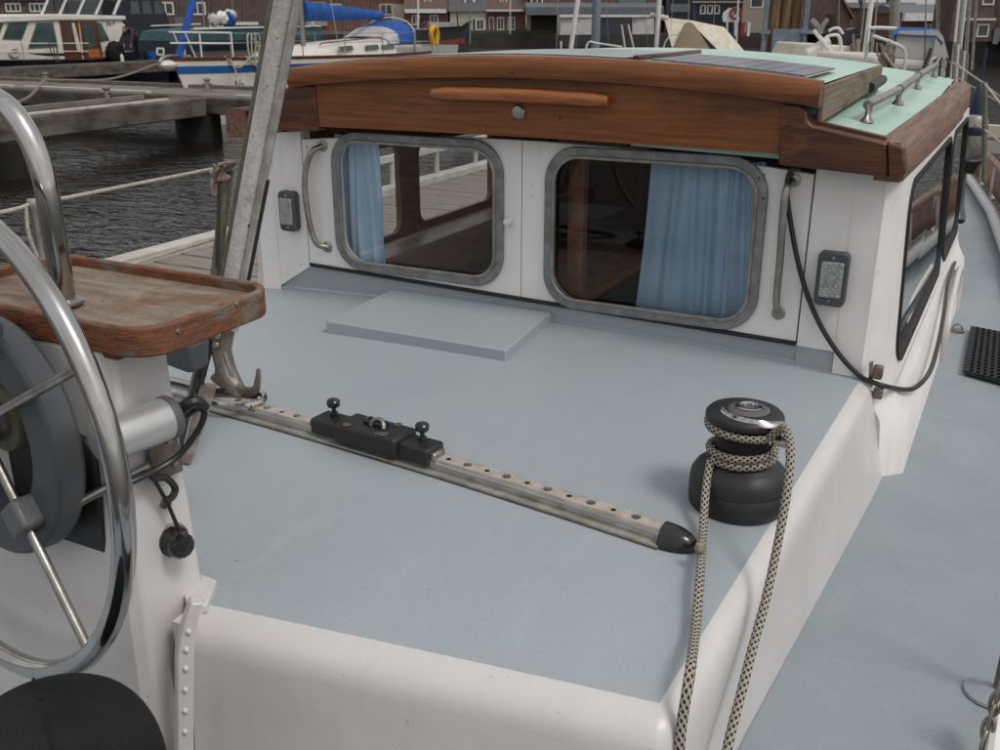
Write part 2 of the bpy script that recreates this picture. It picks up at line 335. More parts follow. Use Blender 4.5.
def braid():
    m = bpy.data.materials.new('braided_rope'); m.use_nodes = True; t = m.node_tree; b = t.nodes['Principled BSDF']; N = t.nodes.new; K = t.links.new
    uv = N('ShaderNodeUVMap'); sp = N('ShaderNodeSeparateXYZ'); K(uv.outputs['UV'], sp.inputs['Vector'])
    def mth(op, a, bb=None):
        n = N('ShaderNodeMath'); n.operation = op
        for i, x in enumerate((a, bb)):
            if x is None: continue
            if isinstance(x, (int, float)): n.inputs[i].default_value = x
            else: K(x, n.inputs[i])
        return n.outputs[0]
    u6 = mth('MULTIPLY', sp.outputs['X'], 5.0); v = sp.outputs['Y']
    a = mth('FRACT', mth('ADD', u6, v)); c = mth('FRACT', mth('SUBTRACT', u6, v))
    blk = mth('MULTIPLY', mth('LESS_THAN', a, .62), mth('LESS_THAN', c, .62))
    mx = N('ShaderNodeMix'); mx.data_type = 'RGBA'; K(blk, mx.inputs['Factor']); mx.inputs['A'].default_value = (.40, .355, .29, 1); mx.inputs['B'].default_value = (.022, .02, .018, 1)
    K(mx.outputs['Result'], b.inputs['Base Color']); b.inputs['Roughness'].default_value = .85
    h = mth('MULTIPLY', mth('SINE', mth('MULTIPLY', a, PI)), mth('SINE', mth('MULTIPLY', c, PI)))
    bp = N('ShaderNodeBump'); bp.inputs['Strength'].default_value = .8; bp.inputs['Distance'].default_value = .002; K(h, bp.inputs['Height']); K(bp.outputs['Normal'], b.inputs['Normal'])
    return m
BRAID = braid()

def water_mat():
    m = bpy.data.materials.new('harbour_water'); m.use_nodes = True; t = m.node_tree; b = t.nodes['Principled BSDF']; N = t.nodes.new; K = t.links.new
    b.inputs['Base Color'].default_value = (.010, .0085, .007, 1); b.inputs['Roughness'].default_value = .06; b.inputs['Specular IOR Level'].default_value = .5; b.inputs['IOR'].default_value = 1.33
    geo = N('ShaderNodeNewGeometry'); prev = None
    for sc_, st, rot, dist in ((.7, (1, 2.0, 1), .5, .10), (2.6, (1, 2.4, 1), .42, .085), (7.5, (1, 1.8, 1), .6, .014)):
        mp = N('ShaderNodeMapping'); mp.inputs['Rotation'].default_value = (0, 0, rot); mp.inputs['Scale'].default_value = st; K(geo.outputs['Position'], mp.inputs['Vector'])
        no = N('ShaderNodeTexNoise'); no.inputs['Scale'].default_value = sc_; no.inputs['Detail'].default_value = 3; no.inputs['Distortion'].default_value = .4; K(mp.outputs['Vector'], no.inputs['Vector'])
        bp = N('ShaderNodeBump'); bp.inputs['Strength'].default_value = 1.0; bp.inputs['Distance'].default_value = dist; K(no.outputs['Fac'], bp.inputs['Height'])
        if prev: K(prev.outputs['Normal'], bp.inputs['Normal'])
        prev = bp
    K(prev.outputs['Normal'], b.inputs['Normal'])
    return m
WATER = water_mat()

# ------------------------------------------------------------------ setting: water, banks
ZW = -1.80; ZD = -.80
b = MB(); b.add([(-900, -400, ZW), (900, -400, ZW), (900, 900, ZW), (-900, 900, ZW)], [(0, 1, 2, 3)])
struct(b.build('water', WATER))
def B(u, v, d): return P(u, v, d=d)
def up(u, d, z):                       # ground spot at column u (taken near the horizon) and distance d
    p = P(u, 25, d=d); return V((p.x, p.y, z))
def local(r, d, z): return R_*r+FH*d+V((0, 0, z))
ZQ = -.45                               # quay level
bank = MB(); bank.prism([local(-260, 108, ZW-.6), local(31, 108, ZW-.6), local(31, 108, ZQ), local(-260, 108, ZQ)], FH*190)
struct(bank.build('far_quay', QUAY, bevel=0))
bank = MB(); bank.prism([local(33, 63, ZW-.6), local(260, 63, ZW-.6), local(260, 63, ZQ+.02), local(33, 63, ZQ+.02)], FH*234)
struct(bank.build('right_quay', QUAY))
b = MB(); q = [local(-259, 108.6, ZQ+.03), local(30.8, 108.6, ZQ+.03), local(30.8, 297, ZQ+.03), local(-259, 297, ZQ+.03)]; b.add(q, [(0, 1, 2, 3)]); struct(b.build('quay_paving', PAVE))
b = MB(); b.add([local(-6, 109, ZQ+.25), local(12, 109, ZQ+.25), local(12, 111.5, ZQ+.4), local(-6, 111.5, ZQ+.4), local(-6, 109, ZQ), local(12, 109, ZQ)], [(0, 1, 2, 3), (4, 5, 1, 0)])
struct(b.build('grass_strip', GRASS))

# ------------------------------------------------------------------ far buildings
def window(parent, u0, v0, u1, v1, d, frame=TRIMW, pane=PANE, bars=1, name='window', fr=.09):
    a = B(u0, v1, d-.06); c = B(u1, v0, d-.06)
    r0, r1 = a.dot(R_), c.dot(R_); z0, z1 = a.z, c.z
    fm = MB(); o = [(r0, z0), (r1, z0), (r1, z1), (r0, z1)]; i_ = [(r0+fr, z0+fr), (r1-fr, z0+fr), (r1-fr, z1-fr), (r0+fr, z1-fr)]
    fm.holed([local(x, d-.06, z) for x, z in o], [local(x, d-.06, z) for x, z in i_], FH*.10)
    for k in range(bars):
        x = r0+(r1-r0)*(k+1)/(bars+1); fm.obox(local(x, d-.02, (z0+z1)/2), R_*fr*.4, FH*.025, (0, 0, (z1-z0)/2-fr*.6))
    f = fm.build(name, frame, parent)
    pm = MB(); pm.obox(local((r0+r1)/2, d-.015, (z0+z1)/2), R_*((r1-r0)/2-fr*.5), FH*.008, (0, 0, (z1-z0)/2-fr*.5)); pm.build('pane', pane, f)
    return f
def house(name, label, u0, u1, veave, d, wallm, roofm, rise=2.6, depth=8, gable=False, vbase=34, group=None, cat='house'):
    a, c = B(u0, veave, d), B(u1, veave, d); r0, r1, ze = a.dot(R_), c.dot(R_), a.z
    root = thing(name, label, cat, local((r0+r1)/2, d+depth/2, ZQ), group)
    w = MB()
    if not gable:
        w.hexa([local(r0, d, ZQ), local(r1, d, ZQ), local(r1, d+depth, ZQ), local(r0, d+depth, ZQ), local(r0, d, ze), local(r1, d, ze), local(r1, d+depth, ze), local(r0, d+depth, ze)])
        w.build('wall', wallm, root)
        rf = MB(); rf.prism([local(r0-.15, d-.35, ze), local(r0-.15, d+depth+.35, ze), local(r0-.15, d+depth/2, ze+rise)], R_*(r1-r0+.3)); rf.build('roof', roofm, root)
    else:
        rm = (r0+r1)/2
        w.prism([local(r0, d, ZQ), local(r1, d, ZQ), local(r1, d, ze), local(rm, d, ze+rise), local(r0, d, ze)], FH*depth); w.build('wall', wallm, root)
        rf = MB()
        for s0 in (r0-.35, r1+.35):
            rf.prism([local(s0, d-.25, ze-.3), local(rm, d-.25, ze+rise+.02), local(rm, d-.25, ze+rise+.3), local(s0, d-.25, ze)], FH*(depth+.5))
        rf.build('roof', roofm, root)
    return root
H1 = house('brick_house', 'dark brick house with pale window frames beyond the bow rail of the striped yacht', 140, 262, -12, 112, BRICKD, ROOFT, 3.5)
for u in (158, 190): window(H1, u, 2, u+15, 15, 112, bars=1, fr=.16)
H0 = house('brick_house', 'dark slate roofed house at the far left behind the white motor yacht', -40, 60, 0, 116, BRICKD, ROOFS, 3)
for u in (6, 30): window(H0, u, 3, u+14, 12, 116, bars=2, fr=.14)
H1b = house('brick_house', 'narrow dark brick house between the dark canopy and the striped yacht mast', 62, 138, -6, 114, BRICKD, ROOFS, 3)
window(H1b, 84, 0, 100, 12, 114)
H1c = house('brick_house', 'long brick house hidden behind the blue sail cover', 264, 404, -8, 115, BRICKR, ROOFT, 3.2)
for u in (268, 330, 380): window(H1c, u, 4, u+12, 15, 115)
H2 = house('brick_house', 'brown brick house with pale fascia left of the cream plastered house', 405, 448, 12, 110, BRICKR, ROOFT, 3.4)
window(H2, 430, 15, 438, 25, 110, fr=.10); window(H2, 412, 15, 420, 25, 110, fr=.10)
m = MB(); a, c = B(405, 13, 109.6), B(446, 9, 109.6); m.box((0, 0, 0), (0, 0, 0)); m = MB(); m.obox((a+c)/2, R_*((c-a).dot(R_)/2), FH*.12, (0, 0, abs(c.z-a.z)/2)); m.build('fascia', TRIMW, H2)
H3 = house('plastered_house', 'cream plastered house with slate roof and one dormer', 450, 486, 11.5, 109.8, BRICKC, ROOFS, 3.6)
window(H3, 476, 19, 484, 30, 109.8, fr=.09); window(H3, 472, 18, 476, 30.5, 109.8, bars=0, fr=.07, name='door')
H4 = house('brick_house', 'red brick house with brown door and two tall white windows', 487, 526, 11, 110, BRICKR, ROOFT, 3.6)
window(H4, 489, 17, 494, 31, 110, pane=VARNM, bars=0, fr=.07, name='door')
for u in (497, 508): window(H4, u, 17, u+7, 30, 110, fr=.09)
m = MB(); a, c = B(486, 11, 109.5), B(524, 10, 109.5); m.obox((a+c)/2, R_*((c-a).dot(R_)/2), FH*.15, (0, 0, .09)); m.build('gutter', TRIMW, H4)
def extras(parent, u0, u1, d, pipes=(), chim=(), vt=-2, fronts=()):
    for u in pipes:
        a, c = B(u, 34, d-.12), B(u, -6, d-.12); m = MB(); m.tube([a, c], .05, 6); m.build('rain_pipe', TRIMG, parent)
    for u in chim:
        c = B(u, vt, d+4); m = MB(); m.box((c.x-.35, c.y-.35, c.z-1.5), (c.x+.35, c.y+.35, c.z+3.2)); m.build('chimney', BRICKR, parent)
    for ua, ub, va, vb, mm in fronts:
        a, c = B(ua, vb, d-.1), B(ub, va, d-.1); m = MB(); m.obox((a+c)/2, R_*((c-a).dot(R_)/2), FH*.07, (0, 0, (c.z-a.z)/2)); m.build('shop_front', mm, parent)
def dormer(parent, u0, u1, v0, v1, d, wallm):
    a, c = B(u0, v1, d), B(u1, v0, d); r0, r1 = a.dot(R_), c.dot(R_)
    m = MB(); m.prism([local(r0, d, a.z), local(r1, d, a.z), local(r1, d, c.z), local((r0+r1)/2, d, c.z+.7), local(r0, d, c.z)], FH*2.5); m.build('dormer', wallm, parent)
    window(parent, u0+1.5, v0+1, u1-1.5, v1-.5, d, fr=.11)
dormer(H2, 423, 432, -3, 7, 111.0, BEIGE); dormer(H3, 464, 475, -4, 9.5, 110.6, TRIMW); dormer(H4, 499, 508, -4, 9, 110.8, BEIGE)
H5 = house('brick_warehouse', 'large orange brick warehouse with grey lean-to and dark garage door', 530, 664, -14, 110, BRICKR, ROOFS, 4, 14, cat='warehouse')
m = MB(); a, c = B(526, 15, 106.5), B(664, 7, 106.5); m.prism([local(a.dot(R_), 106.5, a.z), local(a.dot(R_), 109.9, a.z+.25), local(a.dot(R_), 109.9, c.z+.5), local(a.dot(R_), 106.5, c.z)], R_*((c-a).dot(R_))); m.build('awning', TRIMG, H5)
m = MB(); a, c = B(532, 34, 109.7), B(561, 15, 109.7); m.obox((a+c)/2, R_*((c-a).dot(R_)/2), FH*.1, (0, 0, (c.z-a.z)/2)); m.build('garage_door', QUAY, H5)
m = MB(); a, c = B(527, 34, 109.6), B(531, 15, 109.6); m.obox((a+c)/2, R_*((c-a).dot(R_)/2), FH*.15, (0, 0, (c.z-a.z)/2)); m.build('pillar', BEIGE, H5)
window(H5, 531, -4, 543, 8, 110, fr=.12)
H6 = house('brick_house', 'dark house with a row of white windows behind the cream canvas tent', 666, 742, -6, 109.4, NAVY, ROOFS, 3)
for k in range(3): window(H6, 700+k*7, 5, 706+k*7, 14, 109.4, fr=.10, bars=0)
m = MB(); a, c = B(692, 3, 109.2), B(742, 1, 109.2); m.obox((a+c)/2, R_*((c-a).dot(R_)/2), FH*.1, (0, 0, .08)); m.build('balcony_rail', BEIGE, H6)
H7 = house('beige_house', 'beige rendered house with dark violet window beside the timber dolphin', 744, 790, -10, 109.5, BEIGE, ROOFT, 3)
window(H7, 750, -3, 764, 8, 109.5, bars=0, fr=.12); 
H8 = house('gabled_house', 'dark gabled house with red tiled roof edge right of the timber piles', 791, 850, 16, 104, BRICKD, ROOFR, 4.2, 10, True)
H9 = house('long_shed', 'long low shed with pale grey roof band and dark hipped roof', 903, 962, 13, 92, BRICKR, TRIMG, .8, 10, cat='shed')
m = MB(); a, c = B(903, 21, 91.4), B(962, 13, 91.4); m.obox((a+c)/2, R_*((c-a).dot(R_)/2), FH*.3, (0, 0, abs(c.z-a.z)/2)); m.build('roof_band', TRIMW, H9)
m = MB(); a, c = B(902, 12, 96), B(936, 2, 96); r0, r1 = a.dot(R_), c.dot(R_)
m.hexa([local(r0, 96, a.z), local(r1, 96, a.z), local(r1, 106, a.z), local(r0, 106, a.z), local(r0+.8, 99, c.z), local(r1-.8, 99, c.z), local(r1-.8, 103, c.z), local(r0+.8, 103, c.z)]); m.build('hipped_roof', ROOFS, H9)
for u in (925, 940, 950): window(H9, u, 24, u+7, 33, 92, fr=.08, bars=0)
H10 = house('brick_block', 'brick block with white windows at the right edge above the water', 960, 1090, -30, 66, BRICKD, ROOFS, 4, 3)
for (u, v) in ((976, 24), (982, -8), (1010, 24), (1016, -8)): window(H10, u, v, u+14, v+13, 66, fr=.08, bars=0)
m = MB(); a, c = B(962, 20, 65.8), B(996, 18.6, 65.8); m.obox((a+c)/2, R_*((c-a).dot(R_)/2), FH*.06, (0, 0, .05)); m.build('sill_band', TRIMW, H10)
H11 = house('brick_house', 'dark slate house behind the masts right of the gabled house', 851, 902, 8, 112, BRICKD, ROOFS, .6, 4)
window(H11, 868, 12, 876, 22, 112, fr=.1)
extras(H1, 140, 262, 112, (142, 176, 208, 244), (170, 230), fronts=((145, 156, 16, 30, BEIGE), (176, 188, 17, 30, TRIMG), (210, 226, 14, 30, BRICKC), (228, 258, 22, 25, TRIMW)))
extras(H1b, 62, 138, 114, (64, 110), (90,), fronts=((104, 136, 8, 10, BEIGE),))
extras(H1c, 264, 404, 115, (266, 300, 344, 372), (290, 360), fronts=((276, 296, 6, 9, TRIMW), (306, 326, 2, 26, BEIGE), (346, 370, 10, 13, TRIMW), (392, 404, 4, 28, BRICKC)))
extras(H2, 405, 448, 110, (447,), (), fronts=((420, 429, 18, 33, QUAY),))
extras(H5, 530, 664, 110, (566, 610, 650), (), fronts=((570, 600, 3, 5, BEIGE), (618, 646, -2, 4, TRIMG)))
extras(H6, 666, 742, 109.4, (668, 694), (), fronts=((670, 690, 4, 12, TRIMG), (722, 740, 16, 19, TRIMW)))
extras(H8, 791, 850, 104, (), (), fronts=((796, 806, 8, 20, TRIMG), (826, 836, 14, 26, QUAY)))
extras(H10, 960, 1090, 66, (963, 1000), (), fronts=((964, 974, 24, 42, QUAY), (992, 1000, 28, 44, TRIMG)))
# bare trees
def tree(u, d, h, seed, label):
    rnd = random.Random(seed); root = thing('bare_tree', label, 'tree', up(u, d, ZQ)); base = V(root.location)
    tm = MB(); tm.tube([base, base+V((.1, 0, h*.45))], [.18, .12], 7); 
    cm = MB()
    def branch(p, dr, ln, r, n):
        e = p+dr*ln; cm.tube([p, (p+e)/2+V((rnd.uniform(-.1, .1), rnd.uniform(-.1, .1), .05)), e], [r, r*.8, r*.55], 4, caps=False)
        if n:
            for _ in range(4): branch(p+dr*ln*rnd.uniform(.5, 1), (dr+V((rnd.uniform(-.8, .8), rnd.uniform(-.8, .8), rnd.uniform(-.2, .6)))).normalized(), ln*rnd.uniform(.55, .8), r*.6, n-1)
    for _ in range(5): branch(base+V((.1, 0, h*.42)), V((rnd.uniform(-.6, .6), rnd.uniform(-.6, .6), 1)).normalized(), h*.3, .09, 3)
    tm.build('trunk', FOLI, root); cm.build('crown', FOLI, root)
tree(858, 100, 6.0, 3, 'bare winter tree between the gabled house and the masts')
tree(884, 105, 6.5, 5, 'bare winter tree behind the yacht mast at the right')
tree(800, 118, 7.5, 8, 'bare winter tree behind the timber dolphin')

# ------------------------------------------------------------------ jetties
def jetty(name, label, poly, h, loc, kerbs, boards=None):
    root = thing(name, label, 'jetty', loc)
    m = MB(); m.prism([V((x, y, ZD-h)) for x, y in poly], (0, 0, h)); m.build('beam', CONC, root, bevel=.03)
    for (a, c, w, hh, mt) in kerbs:
        k = MB(); k.bar(V((*a, ZD+hh/2+.003)), V((*c, ZD+hh/2+.003)), w, hh); k.build('kerb', mt, root, bevel=.01)
    return root
J1 = jetty('finger_jetty', 'concrete finger jetty in front, on a thick black pile', [(-17.15, 17.05), (-16.15, 17.05), (-15.2, 4), (-16.2, 4)], .40, (-16.2, 12, ZW),
           [((-16.28, 16.0), (-15.35, 4), .12, .05, DWHITE), ((-17.0, 16.0), (-16.1, 4), .12, .10, CONCT)])
m = MB(); m.tube([(-16.75, 17.35, ZW-1.0), (-16.75, 17.35, ZD-.405)], .52, 20); m.build('pile', PILE, J1, label='thick black tarred pile under the jetty corner')
m = MB(); m.tube([(-15.7, 11.6, ZW-1), (-15.75, 11.7, ZD-.405)], .42, 18); m.build('pile', PILE, J1)
J2 = jetty('main_jetty', 'long concrete walkway jetty crossing behind the finger jetty', [(-60, 17.2), (-8, 17.2), (-8, 19.65), (-60, 19.65)], .38, (-22, 18.4, ZW),
           [((-60, 19.5), (-24.5, 19.5), .18, .09, CONCT), ((-24, 19.5), (-8, 19.5), .18, .09, CONCT), ((-22.5, 17.35), (-18.2, 17.35), .16, .07, DWHITE), ((-15.5, 17.35), (-8, 17.35), .16, .07, DWHITE), ((-40, 17.35), (-23, 17.35), .16, .07, DWHITE)])
m = MB(); m.add([(-60, 17.45, ZD+.006), (-8, 17.45, ZD+.006), (-8, 19.4, ZD+.006), (-60, 19.4, ZD+.006)], [(0, 1, 2, 3)]); m.build('deck_surface', CONCT, J2)
for x in (-30, -23.5): m = MB(); m.tube([(x, 18.4, ZW-1), (x, 18.4, ZD-.39)], .4, 16); m.build('pile', PILE, J2)
J3 = jetty('finger_jetty', 'distant concrete finger jetty alongside the white motor yacht', [(-33.4, 19.7), (-32.2, 19.7), (-32.2, 44), (-33.4, 44)], .42, (-32.8, 30, ZW), [((-32.32, 19.8), (-32.32, 44), .14, .06, CONCT)])
for y in (25, 33, 41): m = MB(); m.tube([(-32.8, y, ZW-1), (-32.8, y, ZD-.43)], .35, 14); m.build('pile', PILE, J3)
def bollard(p, label):
    r = thing('mooring_bollard', label, 'bollard', p, 'mooring bollards on the jetties')
    m = MB(); m.lathe([(.11, 0), (.11, .02), (.06, .03), (.05, .22), (.09, .25), (.09, .29), (.02, .31)], p, 12); m.build('post', STEELD, r)
    m = MB(); m.tube([V(p)+V((-.14, 0, .17)), V(p)+V((.14, 0, .17))], .025, 8); m.build('cross_bar', STEELD, r)
bollard(P(44, 84, z=ZD)+V((0, .1, 0)), 'steel bollard on the walkway with a line led to the yacht')
bollard(P(208, 91, z=ZD), 'steel bollard on the walkway left of the raked pole')
bollard(P(108, 101, z=ZD), 'small bollard on the walkway behind the white jetty edge')
a = P(44, 80, z=ZD+.15); c = P(160, 63, z=ZD+.25)
m = MB(); m.tube(spline([a, (a+c)/2+V((0, 0, -.25)), c], 8), .035, 6); tag(m.build('mooring_line', ROPEG), 'slack grey mooring line from the walkway bollard to the far jetty', 'rope')
a = P(44, 81, z=ZD+.15); c = P(6, 106, z=ZD)
m = MB(); m.tube(spline([a, (a+c)/2+V((0, 0, -.12)), c], 8), .03, 6); tag(m.build('mooring_line', ROPEG), 'mooring line running down left from the walkway bollard', 'rope')

# pontoon along the port side of the boat
ZP = -1.0
pt = thing('plank_pontoon', 'pale plank pontoon along the far side of the boat', 'pontoon', (-4.6, 9, ZP))
m = MB(); m.box((-6.0, 4.4, ZP-.35), (-3.2, 26, ZP-.035)); m.build('float', CONC, pt)
proto = None
for k in range(105):
    y = 4.5+k*.152
    if proto is None:
        m = MB(); m.box((-6.02, y, ZP-.03), (-3.2, y+.138, ZP)); proto = m.build('plank', PLANK, pt, bevel=.006)
    else: share(proto, pt, (random.uniform(-.015, .015), k*.152, random.uniform(-.004, .004)))
m = MB(); m.bar((-6.1, 4.4, ZP+.02), (-6.1, 26, ZP+.02), .16, .12); m.build('edge_beam', DWHITE, pt, bevel=.015)
for k in range(9):
    y = 9.3+k*1.0; m = MB(); m.tube([(-6.12, y, ZP), (-6.12, y, ZP+.38)], .03, 8); m.build('rail_post', DWHITE, pt)
m = MB(); m.bar((-6.12, 8.8, ZP+.38), (-6.12, 26, ZP+.38), .07, .07); m.build('rail', DWHITE, pt)

# ------------------------------------------------------------------ boats in the harbour (all lie along y, like ours)
def hull(parent, xc, y0, y1, hb, zb, zs, m, name='hull', bow=1, zlow=ZW-.35, band=None, n=18, stern=.75):
    """hull with the bow at y0 and the stern at y1; band=(f0,f1) builds only a strip of the side, 8 mm proud"""
    rows = []; K = [0, .25, .5, .75, 1.0] if band is None else [band[0], band[1]]
    for sgn in (1, -1):
        rows = []
        for i in range(n+1):
            s = i/n; w = hb*(min(1, (math.sin(min(s/.62, 1)*PI/2)**.85)) if s < .62 else 1-(1-stern)*((s-.62)/.38)**2)
            zt = zb+(zs-zb)*min(1, s*1.4); r = []
            for k in K:
                z = zlow+(zt-zlow)*k; f = .62+.38*k**.6
                y = y0+(y1-y0)*s+(1-k)*(y1-y0)*.085*(1-s)**3
                r.append((xc+sgn*(w*f+(.012 if band else .004)), y, z))
            rows.append(r)
        if sgn == 1: A = rows
        else: Bq = rows
    q = MB(); q.grid(A); q.grid(Bq)
    if band is None:
        q.add(A[-1]+Bq[-1][::-1], [tuple(range(10))])
    return q.build(name, m, parent, recalc=False), A, Bq
def deckcap(parent, A, Bq, m, dz=0.0, name='deck'):
    q = MB(); rows = [[V(a[-1])+V((0, 0, dz)), V(c[-1])+V((0, 0, dz))] for a, c in zip(A, Bq)]; q.grid(rows); return q.build(name, m, parent, recalc=False)
def pipe(parent, pts, r, m, name, n=6, sp=0):
    q = MB(); q.tube(spline(pts, sp) if sp else pts, r, n); return q.build(name, m, parent)

# white sailing yacht with blue stripe, bow against the main jetty
SX = -17.6
y_bow, y_st = P(172, 62, x=-19.0).y, P(172, 62, x=-19.0).y+11.0
SZ = P(178, 60, x=-19.0).z
S = thing('sailing_yacht', 'cream sailing yacht with blue hull stripe and blue sail cover, bow over the jetty', 'sailing yacht', (SX-1.4, 26, ZW))
xc = -19.0; hb = 1.42
h_, A, Bq = hull(S, xc, y_bow, y_st, hb, SZ, SZ-.10, GELC)
hull(S, xc, y_bow, y_st, hb, SZ, SZ-.10, BLUES, name='hull_stripe', band=(.83, .925))
hull(S, xc, y_bow, y_st, hb, SZ, SZ-.10, VARND, name='toe_rail', band=(.985, 1.03))
deckcap(S, A, Bq, PALEC, -.02)
# name in letters on the bow
letters('hull_lettering', 'Na', .30, BLACK, S, P(234, 89, x=xc+1.15), (PI/2, 0, PI/2-.03), .25)
DY = y_bow-20.25
# coachroof
def sect(y, hw, z0, z1): return [(xc+hw, y, z0), (xc+hw*.9, y, z1-.06), (xc+hw*.6, y, z1), (xc-hw*.6, y, z1), (xc-hw*.9, y, z1-.06), (xc-hw, y, z0)]
m = MB(); m.grid([sect(23.4, .35, -.15, -.10), sect(24.3, .75, -.17, .06), sect(26.5, .98, -.18, .24), sect(29.0, 1.02, -.18, .34), sect(29.2, 1.0, -.18, .2)]); m.build('coach_house', GELC, S, smooth=50)
for y in (26.0, 27.4, 28.3):
    m = MB(); m.prism([(xc+.985, y, .02), (xc+.985, y+.75, .03), (xc+.955, y+.70, .17), (xc+.955, y+.05, .15)], (.03, 0, 0)); m.build('window', WINT, S)
pipe(S, [(xc+.75, 25.4, .19), (xc+.75, 25.5, .26), (xc+.75, 28.6, .38), (xc+.75, 28.7, .32)], .022, VARNM, 'handrail')
# pulpit, stanchions, wires
for z in (.32, .58):
    pipe(S, [(xc+.55, 21.9, z), (xc+.32, 20.9, z+.02), (xc, 20.3, z+.03), (xc-.32, 20.9, z+.02), (xc-.55, 21.9, z)], .022, TRIMW, 'pulpit_rail', 6, 6)
for x, y, yb in ((.55, 21.9, 21.9), (-.55, 21.9, 21.9), (.2, 20.6, 20.9), (-.2, 20.6, 20.9)): pipe(S, [(xc+x, y, .6), (xc+x, yb, -.05)], .022, TRIMW, 'pulpit_leg')
for y in (23.9, 25.9, 27.9, 29.8):
    for s in (1, -1): pipe(S, [(xc+s*1.3, y, -.1), (xc+s*1.3, y, .52)], .016, STEEL, 'stanchion')
for s in (1, -1):
    for z in (.27, .52): pipe(S, [(xc+s*.55, 21.9, z+.06), (xc+s*1.3, 23.9, z), (xc+s*1.3, 29.8, z)], .008, STEEL, 'guard_wire', 4)
# pushpit, life buoy
for z in (.2, .6): pipe(S, [(xc+1.2, 30.0, z), (xc+1.15, 31.2, z), (xc-1.15, 31.2, z), (xc-1.2, 30.0, z)], .022, STEEL, 'pushpit_rail')
for x, y in ((1.2, 30), (1.15, 31.2), (.4, 31.2), (-.4, 31.2), (-1.15, 31.2), (-1.2, 30)): pipe(S, [(xc+x, y, -.15), (xc+x, y, .6)], .02, STEEL, 'pushpit_leg')
m = MB(); q = spline([(xc+1.25, 31.05, .12), (xc+1.25, 30.95, .5), (xc+1.25, 31.15, .68), (xc+1.25, 31.35, .5), (xc+1.25, 31.3, .12)], 6); m.tube(q, .085, 8); tag(m.build('horseshoe_buoy', YELL), 'yellow horseshoe lifebuoy hung on the striped yacht stern rail', 'lifebuoy')
# sprayhood
for nm, mm, y0, y1 in (('sprayhood_window', PALEC, 28.75, 29.35), ('sprayhood', BLUE, 29.35, 30.3)):
    rows = []
    for i in range(4):
        y = y0+(y1-y0)*i/3; t = (y-28.7)/1.6; H = .30+.55*math.sin(min(t*1.1, 1)*PI/2); w = 1.0
        rows.append([(xc+w*math.cos(a), y, .18+(H-.10)*max(math.sin(a), 0)**.6*.95) for a in [PI*k/10 for k in range(11)]])
    m = MB(); m.grid(rows); m.build(nm, mm, S, recalc=False)
pipe(S, [(xc+1.02*math.cos(PI*k/12), 30.3, .18+.80*math.sin(PI*k/12)**.6) for k in range(13)], .022, TRIMW, 'sprayhood_bow')
# mast and boom with cover
pipe(S, [(xc, 25.6, .1), (xc, 25.6, 11)], .075, STEELD, 'mast', 10)
bm_a, bm_b = P(296, -4, x=xc), P(402, 8, x=xc)
rows = []
for i in range(13):
    t = i/12; y = 25.75+(29.9-25.75)*t; zc = 1.14-.10*t; hh = .30-.17*t; rows.append([(xc+.15*math.cos(a)*(1-.3*t)+.02*math.sin(9*y), y, zc+hh*math.sin(a)+(.02*math.sin(11*y+a))) for a in [2*PI*k/10 for k in range(10)]])
m = MB(); m.grid(rows, True); m.f.append(tuple(range(10))); m.f.append(tuple(range(120, 130))); m.build('sail_cover', BLUE, S, label='blue sail cover over the boom')
pipe(S, [(xc, 25.6, .98), (xc, 30.0, .94)], .05, STEELD, 'boom')
m = MB(); m.tube([(xc, 25.55, 10.5), (xc, 22.8, 4.5), (xc, 20.5, .0)], [.03, .09, .10], 8); m.build('furled_jib', BLUE, S, label='furled headsail in a blue sleeve')
for s in (1, -1): pipe(S, [(xc+s*1.25, 25.7, -.1), (xc, 25.6, 9)], .008, STEEL, 'shroud', 4)
pipe(S, [(xc, 31.3, .0), (xc, 25.6, 11)], .008, STEEL, 'backstay', 4)
m = MB()
for k in range(4): m.tube(spline([(xc+.75+.05*k, 22.3+.1*k, .5), (xc+.8, 22.25+.12*k, .0), (xc+.82+.03*k, 22.45, -.2), (xc+.78, 22.7+.08*k, .05), (xc+.72, 22.5, .5)], 6, True), .022, 5, closed=True)
tag(m.build('rope_coil', ROPEP), 'pale rope coil hung on the striped yacht guard wire', 'rope')
m = MB()
for k in range(3): m.tube(spline([(xc+.5+.3*k, 21.6+.5*k, .0), (xc+.7+.25*k, 21.9+.5*k, -.28), (xc+.85+.2*k, 22.2+.5*k, -.05), (xc+.95, 22.4+.5*k, .1)], 6), .02, 5)
m.tube(spline([(xc+.62, 21.7, -.05), (xc+.80, 21.7, -.5), (xc+.78, 21.5, -.8)], 6), .018, 5)
tag(m.build('mooring_rope', ROPEP), 'tangle of pale mooring rope over the striped yacht bow', 'rope')
AN = thing('bow_anchor', 'grey plough anchor on the striped yacht bow roller', 'anchor', (xc, 20.1, -.1))
m = MB(); m.ball((xc+.05, 20.05, -.16), (.16, .28, .11), 12); m.build('fluke', GELC, AN)
m = MB(); m.tube(spline([(xc+.05, 19.85, -.24), (xc+.05, 19.8, -.05), (xc+.05, 20.1, .05), (xc, 20.9, .02)], 6), .035, 6); m.build('shank', STEELD, AN)

for o in S.children:
    if not o.name.startswith(('hull', 'toe_rail', 'deck')): o.location.y += DY; o.location.z += SZ+.06
for nm in ('horseshoe_buoy', 'rope_coil', 'mooring_rope', 'bow_anchor'):
    bpy.data.objects[nm].location.y += DY; bpy.data.objects[nm].location.z += SZ+.06

